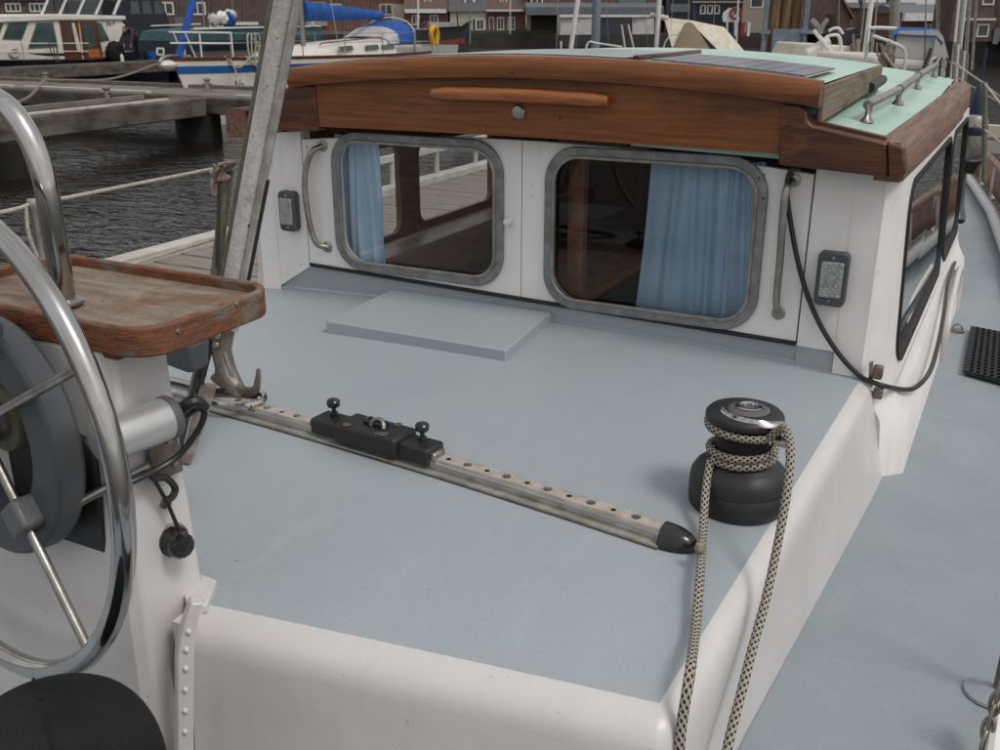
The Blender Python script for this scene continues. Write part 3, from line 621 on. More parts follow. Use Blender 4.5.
# white motor yacht behind the far jetty
MX = -33.9
Y = thing('motor_yacht', 'white motor yacht with open wooden door and raked wheelhouse windscreen', 'motor yacht', (-35.5, 27, ZW))
def yz(u, v): p = P(u, v, x=MX); return (p.y, p.z)
def face(poly, th=.12, x=MX): return [(x, *yz(u, v)) for u, v in poly]
h_, A, Bq = hull(Y, MX-1.6, 19.0, 32.6, 1.62, -.1, -.42, NAVY, stern=.96)
deckcap(Y, A, Bq, GELC, -.03)
m = MB(); m.prism(face([(-40, 24), (118, 15.5), (126, 26), (113, 57), (95, 60), (-40, 61)]), (-3.0, 0, 0)); m.build('cabin', GELC, Y, bevel=.05)
m = MB(); m.prism([(MX+.10, *yz(u, v)) for u, v in [(-45, 17), (55, 14), (124, 16), (125, 20), (55, 20.5), (-45, 24.5)]], (-3.2, 0, 0)); m.build('roof', GELC, Y, bevel=.04)
for poly in ([(3, 39), (9, 23), (28, 22), (21, 39.5)], [(29, 48), (37, 23.5), (52, 23), (57, 46)], [(95, 42), (96, 23), (101, 24), (109, 40)], [(-18, 40), (-10, 24), (3, 23), (-3, 40)]):
    cx_ = sum(a for a, _ in poly)/4; cy_ = sum(c for _, c in poly)/4
    f = MB(); f.holed([(MX+.012, *yz(cx_+(a-cx_)*1.10, cy_+(c-cy_)*1.10)) for a, c in poly], [(MX+.012, *yz(a, c)) for a, c in poly], (-.05, 0, 0)); w = f.build('window', STEELD, Y)
    g = MB(); g.prism([(MX+.004, *yz(a, c)) for a, c in poly], (-.02, 0, 0)); g.build('pane', WINT, w)
m = MB(); m.prism([(MX+.02, *yz(u, v)) for u, v in [(59, 21), (78, 21), (82, 59), (65, 60)]], (-.06, 0, 0)); dd_ = m.build('door_opening', VARND, Y)
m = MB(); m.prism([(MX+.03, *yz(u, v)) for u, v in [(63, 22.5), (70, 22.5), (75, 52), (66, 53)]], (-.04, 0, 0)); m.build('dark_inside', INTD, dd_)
m = MB(); m.prism([(MX+.035, *yz(u, v)) for u, v in [(71, 23), (74, 23), (81, 51), (77, 52)]], (-.02, 0, 0)); m.build('curtain_edge', CANV, dd_)
m = MB(); m.prism([(MX+.10, *yz(u, v)) for u, v in [(79, 21), (95, 21), (102, 59), (84, 60)]], (-.05, 0, 0)); d2 = m.build('door', VARND, Y, label='open varnished door')
m = MB(); m.prism([(MX+.104, *yz(u, v)) for u, v in [(86, 50), (97, 48.5), (100, 57), (88, 58)]], (-.02, 0, 0)); m.build('door_panel', VARNO, d2)
m = MB(); m.prism([(MX+.105, *yz(u, v)) for u, v in [(81, 25), (91, 24.5), (96, 46), (86, 48)]], (-.02, 0, 0)); m.build('door_pane', WINT, d2)
m = MB()
for i in range(5):
    u = 46+i*18; m.prism([(MX-.3, *yz(u, 14.5)), (MX-.3, *yz(u+2.2, 14.5)), (MX-.3, *yz(u+11, -6)), (MX-.3, *yz(u+8.8, -6))], (-.06, 0, 0))
m.build('windscreen_frame', TRIMW, Y)
m = MB(); m.prism([(MX-.33, *yz(u, v)) for u, v in [(46, 14.5), (122, 14.5), (117, 2), (110, -6), (54, -6)]], (-.02, 0, 0)); m.build('windscreen', CLEARV, Y)
for v0 in (42, 50): pipe(Y, [(MX+.25, *yz(-30, v0+1.5)), (MX+.25, *yz(84, v0+1.2))], .018, TRIMW, 'guard_rail', 5)
for u in (17, 52): pipe(Y, [(MX+.25, *yz(u, 42)), (MX+.25, *yz(u+3, 61))], .018, STEELD, 'stanchion', 5)
m = MB(); q = [V((MX+.06, *yz(13+4*math.cos(a), 53+4*math.sin(a)))) for a in [2*PI*k/14 for k in range(14)]]; m.tube(q, .05, 6, closed=True); tag(m.build('life_ring', PALEC), 'grey ring hung on the white motor yacht side', 'life ring')
for k in range(3):
    m = MB(); m.tube(spline([(MX+.28, *yz(44+k*3, 42)), (MX+.30, *yz(46+k*3, 52)), (MX+.30, *yz(51+k*1.5, 62))], 5), .02, 5); tag(m.build('hanging_line', ROPED), ['leftmost dark line hung over the motor yacht rail', 'middle one of three dark lines on the motor yacht rail', 'rightmost dark line on the motor yacht rail, next to the door'][k], 'rope', 'lines hung over the motor yacht rail')

letters('cabin_lettering', 'De P', .22, BLACK, Y, (MX+.02, *yz(106, 25.5)), (PI/2, 0, PI/2), .25)

# dark canopy boat behind it
D = thing('canopy_boat', 'navy motor boat under a dark canopy with small white portholes', 'motor boat', (-38, 36, ZW))
DX = -36.5
def dz(u, v): p = P(u, v, x=DX); return (DX, p.y, p.z)
hull(D, DX-1.8, 27, 45, 1.8, -.2, -.35, NAVY, stern=.95)
m = MB(); m.prism([dz(*q) for q in [(108, 62), (118, 12), (112, 0), (124, -8), (158, -6), (168, 16), (174, 34), (205, 40), (205, 62)]], (-3.2, 0, 0)); m.build('canopy', NAVY, D, bevel=.05)
for k in range(3):
    u = 131+k*12; m = MB(); m.prism([(DX+.01, *dz(u, 14)[1:]), (DX+.01, *dz(u+9, 14)[1:]), (DX+.01, *dz(u+7, 1)[1:]), (DX+.01, *dz(u-1, 1)[1:])], (-.02, 0, 0)); m.build('canopy_window', WINT, D)
for u in (160, 181):
    o = [(DX+.03, *dz(a, c)[1:]) for a, c in rr(u, 51.5, 8, 8, 2, 3)]; i_ = [(DX+.03, *dz(a, c)[1:]) for a, c in rr(u, 51.5, 5, 5, 1.4, 3)]
    m = MB(); m.holed(o, i_, (-.04, 0, 0)); f = m.build('porthole', TRIMW, D); g = MB(); g.prism(i_, (-.01, 0, 0)); g.build('pane', PANE, f)
pipe(D, [(DX+.05, *dz(150, 26)[1:]), (DX+.05, *dz(200, 24)[1:])], .03, TRIMW, 'rubbing_strake', 5)
m = MB(); c0 = P(151.5, 60, x=-32.8); m.lathe([(.16, 0), (.2, .38), (.18, .38), (.15, .03)], (c0.x, c0.y, ZD+.02), 14); tag(m.build('bucket', BLUE), 'blue bucket standing on the far jetty beside the bending person', 'bucket')
m = MB(); c0 = P(122.5, 62, x=-32.5); m.lathe([(.07, 0), (.07, .26), (.03, .30), (.03, .34)], (c0.x, c0.y, ZD+.02), 10); tag(m.build('bottle', TRIMW), 'small white bottle on the far jetty near the bending person', 'bottle')
m = MB(); c0 = P(116, 58, x=-33.6); m.ball((c0.x, c0.y, ZD+.35), (.35, .42, .5), 12); tag(m.build('dark_cover', FABRICK), 'dark covered bundle on the jetty at the motor yacht stern', 'cover')

# person bending on the far jetty
def skin_body(name, chain, mat_, parent):
    me = bpy.data.meshes.new(name); vs = [c[0] for c in chain]; es = [(c[2], i) for i, c in enumerate(chain) if c[2] is not None]
    me.from_pydata([V(v)-V(parent.location) for v in vs], es, []); o = bpy.data.objects.new(name, me); C.objects.link(o); o.parent = parent
    md = o.modifiers.new('skin', 'SKIN'); 
    for i, c in enumerate(chain): me.skin_vertices[0].data[i].radius = (c[1], c[1]); me.skin_vertices[0].data[i].use_root = (i == 0)
    s = o.modifiers.new('sub', 'SUBSURF'); s.levels = s.render_levels = 2; me.materials.append(mat_)
    return o
pc = P(139, 61, x=-32.8); px, py = pc.x, pc.y; zg = ZD+.03
PR = thing('person', 'person in dark clothes bending down on the far jetty', 'person', (px, py, zg))
def q(a, r, h): return (px+a, py+r, zg+h)       # r along +y (right in the picture), bending towards -y
skin_body('trousers', [(q(0, .05, .88), .155, None), (q(.1, .05, .80), .12, 0), (q(.13, -.03, .46), .085, 1), (q(.13, .07, .08), .06, 2), (q(.13, -.12, .04), .05, 3),
                       (q(-.1, .05, .80), .12, 0), (q(-.13, .02, .46), .085, 5), (q(-.13, .14, .08), .06, 6), (q(-.13, -.05, .04), .05, 7)], CLOTHN, PR)
skin_body('jacket', [(q(0, .05, .90), .15, None), (q(0, -.12, 1.13), .16, 0), (q(0, -.30, 1.25), .17, 1), (q(.19, -.36, 1.22), .08, 2), (q(.22, -.42, .95), .06, 3), (q(.2, -.50, .72), .05, 4),
                     (q(-.19, -.36, 1.22), .08, 2), (q(-.22, -.44, .95), .06, 6), (q(-.2, -.50, .72), .05, 7), (q(0, -.42, 1.27), .075, 2)], CLOTHP, PR)
m = MB(); m.ball(q(0, -.56, 1.25), (.085, .11, .115), 12); m.tube([q(0, -.42, 1.27), q(0, -.52, 1.26)], .055, 8); hd = m.build('head', SKIN, PR)
m = MB(); m.ball(q(0, -.545, 1.275), (.09, .112, .108), 12); m.build('hair', HAIR, PR)
for s in (1, -1):
    m = MB(); m.ball(q(s*.2, -.51, .66), (.035, .025, .05), 8)
    for k in range(4): m.tube([q(s*.2+(k-1.5)*.017, -.51, .63), q(s*.2+(k-1.5)*.019, -.52, .57), q(s*.2+(k-1.5)*.018, -.50, .535)], .008, 5)
    m.tube([q(s*.17, -.51, .66), q(s*.155, -.53, .61)], .009, 5); m.build('hand', SKIN, PR)

# teal covered boat with pale bundles behind the striped yacht
T = thing('teal_boat', 'teal covered boat behind the striped yacht bow rail', 'boat', (-27, 34, ZW)); TX = -25.5
def tz(u, v): p = P(u, v, x=TX); return (TX, p.y, p.z)
hull(T, TX-1.5, P(193, 46, x=TX-1.5).y, 46, 1.5, -.25, -.35, PALEC)
m = MB(); m.prism([tz(*q) for q in [(192, 42), (196, 31), (215, 29), (300, 27), (322, 27), (322, 40)]], (-2.6, 0, 0)); m.build('canvas_side', TEAL, T, bevel=.04)
m = MB(); m.prism([(TX+.05, *tz(u, v)[1:]) for u, v in [(194, 29.5), (320, 26.5), (320, 25.5), (194, 27.5)]], (-.1, 0, 0)); m.build('rail', TRIMW, T)
for k, (u0, u1, v0, v1, mm) in enumerate(((218, 228, 14, 26, PALEC), (227, 238, 12, 24, TRIMW), (231, 237, 15, 25, BLUE), (239, 243, 14, 26, BLUE), (246, 248, 12, 26, BLUE), (251, 254, 15, 25, BLUE), (248, 258, 10, 20, PALEC))):
    p0, p1 = V(tz(u0, v1)), V(tz(u1, v0)); m = MB(); c_ = (p0+p1)/2; rx = (p1-p0)
    m.ball((TX-.4-.12*k, c_.y, c_.z), (.18, abs(rx.y)/2+.02, abs(rx.z)/2+.02), 10)
    for v_ in m.v: v_ += V((random.uniform(-.03, .03), random.uniform(-.05, .05), random.uniform(-.04, .04)))
    tag(m.build('sail_bundle', mm, smooth=0), ['grey folded cloth bundle leftmost on the teal boat', 'white crumpled cloth bundle on the teal boat', 'blue bag leftmost below the white bundle', 'blue bag right of the white bundle', 'slim blue strap post on the teal boat', 'small blue bag rightmost on the teal boat', 'pale cloth bundle rightmost on the teal boat beside the raked pole'][k], 'bundle', 'cloth bundles on the teal boat')
pipe(T, [(TX, *tz(306, 6)[1:]), (TX, *tz(312, 26)[1:])], .12, CANV, 'rolled_fender', 8)

# red and black barge far behind the yellow buoy
G = thing('barge', 'black barge with white wheelhouse roof and raked bow by the far quay', 'barge', local(-4.5, 100, ZW))
m = MB(); a = [local((u-500)/FPX*96, 96, 0) for u in (420, 468)]
def gb(u, v, d=97): return B(u, v, d)
m.prism([gb(415, 43), gb(464, 43), gb(466, 38), gb(471, 21), gb(462, 25), (gb(415, 29))], FH*4); m.build('hull', HULLD, G)
m = MB(); m.prism([gb(464, 43.5, 96.9), gb(466, 38, 96.9), gb(440, 41, 96.9), gb(440, 43.5, 96.9)], FH*.1); m.build('red_bow', REDP, G)
m = MB(); m.prism([gb(427, 28, 96.5), gb(462, 26, 96.5), gb(470, 19.5, 96.5), gb(458, 22.5, 96.5), gb(427, 22, 96.5)], FH*3); m.build('deck_cover', PALEC, G)
m = MB(); m.tube([gb(458, 28, 96), gb(457, 12, 96)], .08, 6); m.build('mast', HULLD, G)
o = [gb(426+2.6*math.cos(t), 25+3.2*math.sin(t), 96) for t in [2*PI*k/12 for k in range(12)]]; m = MB(); m.tube(o, .09, 6, closed=True); tag(m.build('life_ring', REDP), 'red life ring on the black barge by the far quay', 'life ring')
# tarpaulin covered barge
G2 = thing('covered_barge', 'low black barge under pale and dark tarpaulin panels by the warehouse', 'barge', local(11, 94, ZW))
m = MB(); m.prism([gb(556, 46.5, 93), gb(668, 45.5, 93), gb(668, 34, 93), gb(556, 35, 93)], FH*4.5); m.build('hull', HULLD, G2)
for u0, u1, mm in ((560, 597, PALEC), (597, 631, NAVY), (632, 654, PALEC)):
    m = MB(); m.prism([gb(u0, 35.5, 93.1), gb(u1, 34.8, 93.1), gb(u1, 17, 93.1), gb(u1, 15.4, 93.4), gb(u0+.6, 14.8, 93.4), gb(u0, 17, 93.1)], FH*4); m.build('tarpaulin', mm, G2, bevel=.05)
m = MB(); m.prism([gb(560, 17.4, 93), gb(660, 17, 93), gb(660, 14.8, 93), gb(560, 14.6, 93)], FH*.2); m.build('pale_edge', TRIMW, G2)
# cream canvas tent boat
K_ = thing('tented_boat', 'boat under a cream canvas boom tent beyond the roof', 'boat', local(9, 46, ZW)); kd = 46
def kb(u, v, d=kd): return B(u, v, d)
m = MB(); m.prism([kb(655, 95), kb(752, 95), kb(752, 62), kb(655, 62)], FH*2.4); m.build('hull', GELC, K_)
r_a, r_b = kb(664, 17.5, kd+1.2), kb(724, 27, kd+1.2)
m = MB(); m.grid([[kb(672, 48, kd), r_a, kb(672, 46, kd+2.4)], [kb(690, 22, kd+.7), kb(690, 20.2, kd+1.2), kb(692, 22, kd+1.8)], [kb(728, 60, kd), r_b, kb(728, 44, kd+2.4)], [kb(756, 63, kd+.2), kb(752, 61, kd+1.2), kb(752, 60, kd+2.2)]]); m.build('canvas_tent', CANV, K_, smooth=20, recalc=False)
m = MB(); m.grid([[kb(672, 50, kd-.05), kb(684, 24, kd+.5)], [kb(682, 50, kd-.25), kb(688, 22, kd+.5)], [kb(696, 50, kd-.1), kb(692, 23, kd+.5)], [kb(712, 52, kd), kb(694, 24, kd+.6)]]); m.build('brown_flap', BROWNC, K_, recalc=False)
m = MB(); m.tube([kb(650, 15, kd+1.2), kb(668, 18.5, kd+1.2)], .12, 8); m.build('boom', CANV, K_)
pipe(K_, [kb(655, 70, kd+1), kb(661, -30, kd+1)], .11, TRIMW, 'mast', 10)
for k, (u0, u1) in enumerate(((574, 584), (668, 676), (610, 604), (650, 640), (712, 716))): pipe(K_, [kb(u0, 70, kd+.5+k*.2), kb(u1, -40, kd+.5+k*.2)], .010, STEELD, 'stay', 4)
pipe(K_, [kb(663, 60), kb(664, 46), kb(670, 36), kb(678, 34)], .03, TRIMW, 'rail', 6, 4)
# lamp post, raked white spar, A frame and pulpits seen over the roof
m = MB(); m.tube([up(596, 60, ZW-.5), up(596, 60, 9)], .26, 10); tag(m.build('lamp_post', BSTEEL), 'blue grey steel post rising behind the roof', 'post')
m = MB(); m.tube([B(569, 62, 30), B(582, -30, 30)], .075, 8); tag(m.build('raked_spar', TRIMW), 'white raked spar left of the grey post', 'spar')
m = MB(); m.tube(spline([B(584, 62, 32), B(588, 43, 32), B(598, 43.5, 32), B(622, 47, 32)], 5), .03, 6); tag(m.build('pulpit_rail', TRIMW), 'white pulpit rail beside the grey post beyond the roof', 'rail')
m = MB(); m.tube([B(561, 62, 32), B(561, 41, 32)], .03, 6); tag(m.build('rail_post', TRIMW), 'short white post left of the white raked spar', 'post')
m = MB(); m.tube([B(627, 62, 34), B(621.5, 24.5, 34), B(628, 24.5, 34), B(637, 62, 34)], .035, 6); tag(m.build('frame_mast', CANV), 'pale narrow frame mast in front of the covered barge', 'frame')
m = MB(); m.tube([B(500, 52, 40), B(537, 51, 40)], .05, 6); tag(m.build('floating_spar', VARNM), 'brown spar over the water beyond the roof', 'spar')
for k, (u0, v0, u1, d, r, mm, lb) in enumerate(((556, 62, 560, 50, .02, STEELD, 'thin stay left of the raked white spar'), (688, 40, 690, 70, .05, STEELD, 'slim mast behind the cream canvas tent'), (736, 50, 741, 60, .05, TRIMW, 'slim white mast left of the timber dolphin'), (470, 44, 470, 96, .08, BSTEEL, 'slim flagpole before the cream plastered house'), (510, 34, 511, 108, .06, TRIMW, 'white flagpole before the red brick house'), (418, 40, 418, 100, .10, TRIMW, 'pale lamp post left of the cream plastered house'), (206, 40, 196, 42, .03, STEELD, 'thin stay behind the bow of the striped yacht'), (236, 44, 226, 44, .02, STEELD, 'thin stay behind the cloth bundles'), (838, 62, 840, 34, .02, STEELD, 'thin stay behind the pulpit'))):
    m = MB(); m.tube([B(u0, v0, d), B(u1, -60, d)], r, 6); tag(m.build('mast', mm), lb, 'mast')
# parking sign on the far quay
SG = thing('round_sign', 'white board with red ring and letter R on the far quay', 'sign', local(23.2, 104, ZQ)); sd_ = 103
m = MB(); m.prism([B(u, v, sd_) for u, v in [(723, 22), (739, 22), (739, 8), (729, 8), (723, 13)]], FH*.1); m.build('board', TRIMW, SG)
m = MB(); m.tube([B(727, 36, sd_), B(727, 20, sd_)], .1, 6); m.tube([B(735, 36, sd_), B(735, 20, sd_)], .1, 6); m.build('leg', TRIMW, SG)
cc = B(735.5, 13, sd_-.1); m = MB(); m.tube([cc+R_*(.50*math.cos(t))+V((0, 0, .50*math.sin(t))) for t in [2*PI*k/20 for k in range(20)]], .11, 6, closed=True); m.build('red_ring', REDP, SG)
letters('letter', 'R', .85, BLACK, SG, cc-FH*.08, (PI/2, 0, YAW), 0, .01, True)
for u, w in ((742, 5), (748, 4)):
    m = MB(); a, c = B(u-w/2, 36, 105), B(u+w/2, 22, 105); m.obox((a+c)/2, R_*((c-a).dot(R_)/2), FH*.3, (0, 0, (c.z-a.z)/2)); tag(m.build('quay_post', REDP if w == 5 else TRIMW), 'red box post right of the round sign' if w == 5 else 'white box post right of the round sign', 'post')
# timber dolphin
DP = thing('mooring_dolphin', 'timber pile dolphin in a blue grey steel frame', 'mooring dolphin', up(790, 40, ZW)); pd = 40
for u in (773, 784, 795):
    m = MB(); m.tube([up(u, pd, ZW-1), up(u, pd, 6)], .235, 12); m.build('pile', TIMBER, DP)
for u0, u1, v0, v1, dd in ((764, 769, -40, 60, .4), (804, 809, -40, 60, .4), (770, 806, 29, 60, .45), (760, 770, 30, 34, .5), (800, 816, 30, 34, .5), (760, 764, 34, 60, .5), (800, 803, 33, 60, .55)):
    a, c = B(u0, v1, pd-dd), B(u1, v0, pd-dd); m = MB(); m.obox((a+c)/2, R_*((c-a).dot(R_)/2), FH*.08, (0, 0, (c.z-a.z)/2)); m.build('steel_panel', BSTEEL, DP)
# bow with anchor gear, right of the dolphin
BW = thing('moored_yacht', 'white yacht bow with crossed anchor gear and pulpit right of the dolphin', 'yacht', up(830, 22, ZW)); wd = 22
m = MB(); m.prism([B(u, v, wd) for u, v in [(800, 120), (866, 120), (868, 62), (806, 58)]], FH*4); m.build('hull', GELC, BW)
m = MB(); m.prism([B(u, v, wd+.5) for u, v in [(806, 60), (852, 64), (852, 46), (812, 44)]], FH*3); m.build('cabin', CANV, BW, bevel=.05)
m = MB(); m.tube([B(807, 53, wd-.2), B(829, 40, wd-.2)], .09, 8); m.build('bow_roller', TRIMW, BW)
pipe(BW, [B(814, 30, wd-.3), B(836, 58, wd-.3)], .045, TRIMW, 'anchor_shank')
pipe(BW, [B(812, 20, wd-.3), B(818, 26, wd-.3), B(821, 34, wd-.3)], .05, STEELD, 'anchor_fluke'); pipe(BW, [B(828, 19, wd-.3), B(824, 24, wd-.3), B(821, 30, wd-.3)], .05, STEELD, 'anchor_fluke')
pipe(BW, [B(823, 60, wd), B(824, 40, wd), B(834, 35, wd), B(840, 39, wd), B(842, 62, wd)], .035, TRIMW, 'pulpit_rail', 6, 5)
pipe(BW, [B(829, 31, wd+.6), B(833, 28.5, wd+.6), B(839, 28.5, wd+.6), B(843, 34, wd+.6)], .03, TRIMW, 'pulpit_rail', 6, 4)
m = MB()
for k in range(9): m.tube([B(848+k*3.2+random.uniform(-2, 2), 62, wd+random.uniform(0, 1)), B(850+k*2.6+random.uniform(-4, 4), 40+random.uniform(-8, 8), wd+random.uniform(0, 1))], random.uniform(.02, .05), 5)
tag(m.build('rigging_clutter', ROPEG), 'clutter of ropes and blocks beside the pulpit right of the dolphin', 'rigging')
m = MB(); m.prism([B(u, v, 30) for u, v in [(846, 44), (858, 40), (856, 28), (848, 30)]], FH*.5); tag(m.build('folded_cover', NAVY), 'small dark blue folded cover behind the white pulpit', 'cover')
for k, (u0, v0, u1, d, r) in enumerate(((863, 60, 875, 20, .05), (858, 60, 868, 24, .02), (871, 60, 880, 26, .02))):
    m = MB(); m.tube([B(u0, v0+10, d), B(u1, -30, d)], r, 8); tag(m.build('raked_mast', TRIMW if r > .03 else STEELD), ['white raked mast left of the big grey mast', 'thin grey spar left of the white raked mast', 'thin grey spar right of the white raked mast'][k], 'mast')

# yacht moored ahead, with blue dodger, mast and furling gear
N_ = thing('moored_yacht', 'cream yacht ahead with blue topped sprayhood and tall grey mast', 'yacht', up(915, 17, ZW)); nd = 17
def nb(u, v, d=nd): return B(u, v, d)
m = MB(); m.prism([nb(845, 150), nb(958, 150), nb(962, 96), nb(955, 78), nb(850, 70)], FH*7); m.build('hull', GELC, N_, bevel=.1)
m = MB(); m.prism([nb(868, 80), nb(950, 88), nb(945, 62), nb(935, 58), (nb(872, 56))], FH*3); m.build('cabin', GELC, N_, bevel=.06)
m = MB(); m.prism([nb(874, 66, nd-.03), nb(932, 70, nd-.03), nb(932, 66, nd-.03), nb(874, 62.5, nd-.03)], FH*.02); m.build('window', PALEC, N_)
m = MB(); m.prism([nb(895, 57), nb(950, 63), nb(943, 36), nb(938, 30), nb(899, 31)], FH*.06); m.build('sprayhood_window', PALEC, N_)
rows = [[nb(891, 34, nd-.05), nb(897, 29, nd+.4), nb(899, 27.5, nd+1.2)], [nb(915, 35.5, nd-.05), nb(915, 28.5, nd+.4), nb(915, 27.5, nd+1.2)], [nb(936, 36, nd-.05), nb(936, 30, nd+.4), nb(934, 28.5, nd+1.2)], [nb(944, 44, nd-.05), nb(941, 35, nd+.4), nb(938, 32, nd+1.2)]]
m = MB(); m.grid(rows); m.build('sprayhood_top', BLUE, N_, recalc=False)
m = MB(); m.tube([nb(893, 80, nd+.8), nb(897, -60, nd+.8)], .085, 12); m.build('mast', STEELD, N_)
pipe(N_, [nb(866, 60, nd-.2), nb(868, 32, nd-.2), nb(873, 28, nd-.2), nb(896, 28.5, nd-.2)], .03, TRIMW, 'sprayhood_frame', 6, 4)
pipe(N_, [nb(873, 36, nd-.3), nb(893, 43, nd-.3), nb(905, 52, nd-.3), nb(903, 78, nd-.3)], .028, TRIMW, 'grab_rail', 6, 4)
m = MB(); m.tube([nb(882, 54, nd-.5), nb(899, 76, nd-.5)], [.075, .06], 10); m.build('furling_drum_boom', STEELD, N_)
m = MB()
for k in range(10): m.tube(spline([nb(876+random.uniform(0, 18), 40+random.uniform(0, 8), nd-.5), nb(878+random.uniform(0, 18), 55+random.uniform(0, 6), nd-.55), nb(876+random.uniform(0, 22), 70+random.uniform(0, 8), nd-.5)], 4), .016, 5)
tag(m.build('hanging_ropes', ROPEG), 'tangle of brown ropes on the mast foot of the yacht ahead', 'rope')
for k, (u0, u1) in enumerate(((924, 927), (937, 936), (938.5, 939), (950, 963), (953, 966), (956, 970), (965, 972), (972, 979))):
    pipe(N_, [nb(u0, 90 if u0 < 960 else 70, nd+.1*k), nb(u1, -40, nd+.1*k)], (.012, .012, .010, .022, .035, .022, .03, .02)[k], STEELD if k not in (3, 5) else TRIMW, 'shroud', 6)
m = MB(); m.prism([nb(928, 74, nd-.1), nb(948, 66, nd-.1), nb(943, 50, nd-.1), nb(936, 38, nd-.1)], FH*.04); m.build('side_curtain', PALEC, N_)
for k in range(6):
    pipe(N_, [nb(930+k*3, 85-k, nd-.2), nb(931+k*3.4+random.uniform(-1, 1), 62, nd-.2), nb(936+k*2, 58, nd-.2)], .018, ROPED if k % 2 else TRIMW, 'coaming_rail', 5, 4)
pipe(N_, [nb(920, 78, nd-.4), nb(931, 48, nd-.4)], .025, BLACK, 'tackle', 5)
for v0, v1 in ((62, 88), (76, 94)): pipe(N_, [nb(955, v0, nd-.6), nb(1005, v1+12, nd-3)], .010, ROPEP, 'guard_line', 5)
m = MB(); m.prism([nb(936, 98, nd-.2), nb(962, 99, nd-.2), nb(961, 90, nd-.2), nb(950, 84, nd-.2), nb(938, 84, nd-.2)], FH*1.0); m.build('stern_locker', GELC, N_, bevel=.05)
for k in range(5): pipe(N_, [nb(952+k*3, 96, nd-.3), nb(955+k*3.2, 42+3*k, nd-.3)], .02, TRIMW if k % 2 else STEELD, 'rail_post', 6)

# ================================================================== our boat
XM = -1.215                              # centreline
def zt(x): return -.025*((x-XM)/.97)**2  # camber of the coach roof
def ya(t): return .895+.158*abs(t)**1.1
def hw(y): return .915+(.986-.915)*(y-.9)/1.56
BOAT = thing('sailing_boat', 'grey decked white sailing boat in the foreground', 'boat', (XM, 2, ZW))
cols = 129
top = MB(); rows = []
for i in range(15):
    r = []
    for j in range(cols):
        t = -1+2*j/(cols-1); y0 = ya(t); y = y0+(2.62-y0)*i/14; x = XM+t*hw(y); r.append(V((x, y, zt(x))))
    rows.append(r)
top.grid(rows); top.build('coach_roof', DECK, BOAT, label='grey blue painted coach roof top')
# white rounded skirt around it
loop = [rows[i][0] for i in range(14, 0, -1)]+rows[0]+[rows[i][-1] for i in range(1, 15)]
pts = []; nrm = []
def nr(a, c): d = (V(c)-V(a)); return V((d.y, -d.x, 0)).normalized()
for i, p in enumerate(loop):
    na = nr(loop[i-1], p) if i else None; nb_ = nr(p, loop[i+1]) if i+1 < len(loop) else None
    if na is None or nb_ is None: pts.append(p); nrm.append(na or nb_); continue
    if na.dot(nb_) < .8:
        for k in range(9):
            n = na.lerp(nb_, k/8).normalized(); pts.append(p); nrm.append(n)
    else: pts.append(p); nrm.append((na+nb_).normalized())
prof = [(0, .0), (.012, -.0015), (.026, -.006), (.040, -.014), (.049, -.024), (.055, -.037), (.058, -.053), (.060, -.080), (.086, -.312), (.088, -.34)]
def foot(p, n):                          # the side face leans out towards the wheelhouse; the aft face has a bigger radius
    side_ = max(0, min(1, abs(n.x))); f = .050+.050*max(0, min(1, (p.y-1.3)/1.15))
    return side_, .088*(1-side_)+f*side_
def prof_at(p, n):
    w, f = foot(p, n); k = 1-.27*w
    return [(o*k if i < 8 else f-(.004 if i == 8 else 0), z) for i, (o, z) in enumerate(prof)]
PR_ = [prof_at(p, n) for p, n in zip(pts, nrm)]
sk = MB()
for part in ([i for i in range(len(pts)) if pts[i].x < -1.40], [i for i in range(len(pts)) if pts[i].x > -.992]):
    sk.grid([[pts[i]+nrm[i]*PR_[i][j][0]+V((0, 0, PR_[i][j][1])) for i in part] for j in range(len(prof))])
sk.build('coaming', WHITE, BOAT, smooth=60, label='white rounded coaming round the coach roof')
for lo_, hi_ in ((-9, -1.40), (-.992, 9)):
    aft = [k for k in range(len(pts)) if nrm[k].y < -.5 and lo_ < pts[k].x < hi_]
    m = MB(); m.grid([[pts[k]+nrm[k]*(foot(pts[k], nrm[k])[1]+.001)+V((0, 0, z)) for k in aft] for z in (-.30, -.70, -1.05)]); m.build('cockpit_bulkhead', WHITE, BOAT)
# edge band and side deck
EDGE = [(-1.0, .32), (0, .33), (1.7, .32), (3.5, .28), (5, .19), (6.6, .06), (8, -.12), (10, -.5), (12, -1.1)]
def edge(y):
    for (y0, x0), (y1, x1) in zip(EDGE, EDGE[1:]):
        if y <= y1: return x0+(x1-x0)*(y-y0)/(y1-y0)
    return EDGE[-1][1]
ZS = -.305
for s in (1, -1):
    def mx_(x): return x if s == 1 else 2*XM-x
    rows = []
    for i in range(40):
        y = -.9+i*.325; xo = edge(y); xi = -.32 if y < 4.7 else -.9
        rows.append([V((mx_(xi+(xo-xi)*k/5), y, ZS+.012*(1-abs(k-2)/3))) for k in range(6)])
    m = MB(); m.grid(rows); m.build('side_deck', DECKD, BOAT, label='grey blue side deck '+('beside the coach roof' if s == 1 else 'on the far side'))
    rows = []
    for i in range(40):
        y = -.9+i*.325; xo = edge(y)
        rows.append([V((mx_(xo), y, ZS+.003)), V((mx_(xo+.06), y, ZS-.4)), V((mx_(xo-.02), y, ZW-.3))])
    m = MB(); m.grid(rows); m.build('hull', WHITE, BOAT, label='white topside')
    # white round toe rail
    m = MB(); m.tube([V((mx_(edge(y)-.035), y, ZS+.05)) for y in [(-.6+k*.4) for k in range(30)]], .032, 10); m.build('toe_rail', WHITE, BOAT)
ed = [k for k in range(len(pts)) if nrm[k].x > .5 and pts[k].y < 2.48]
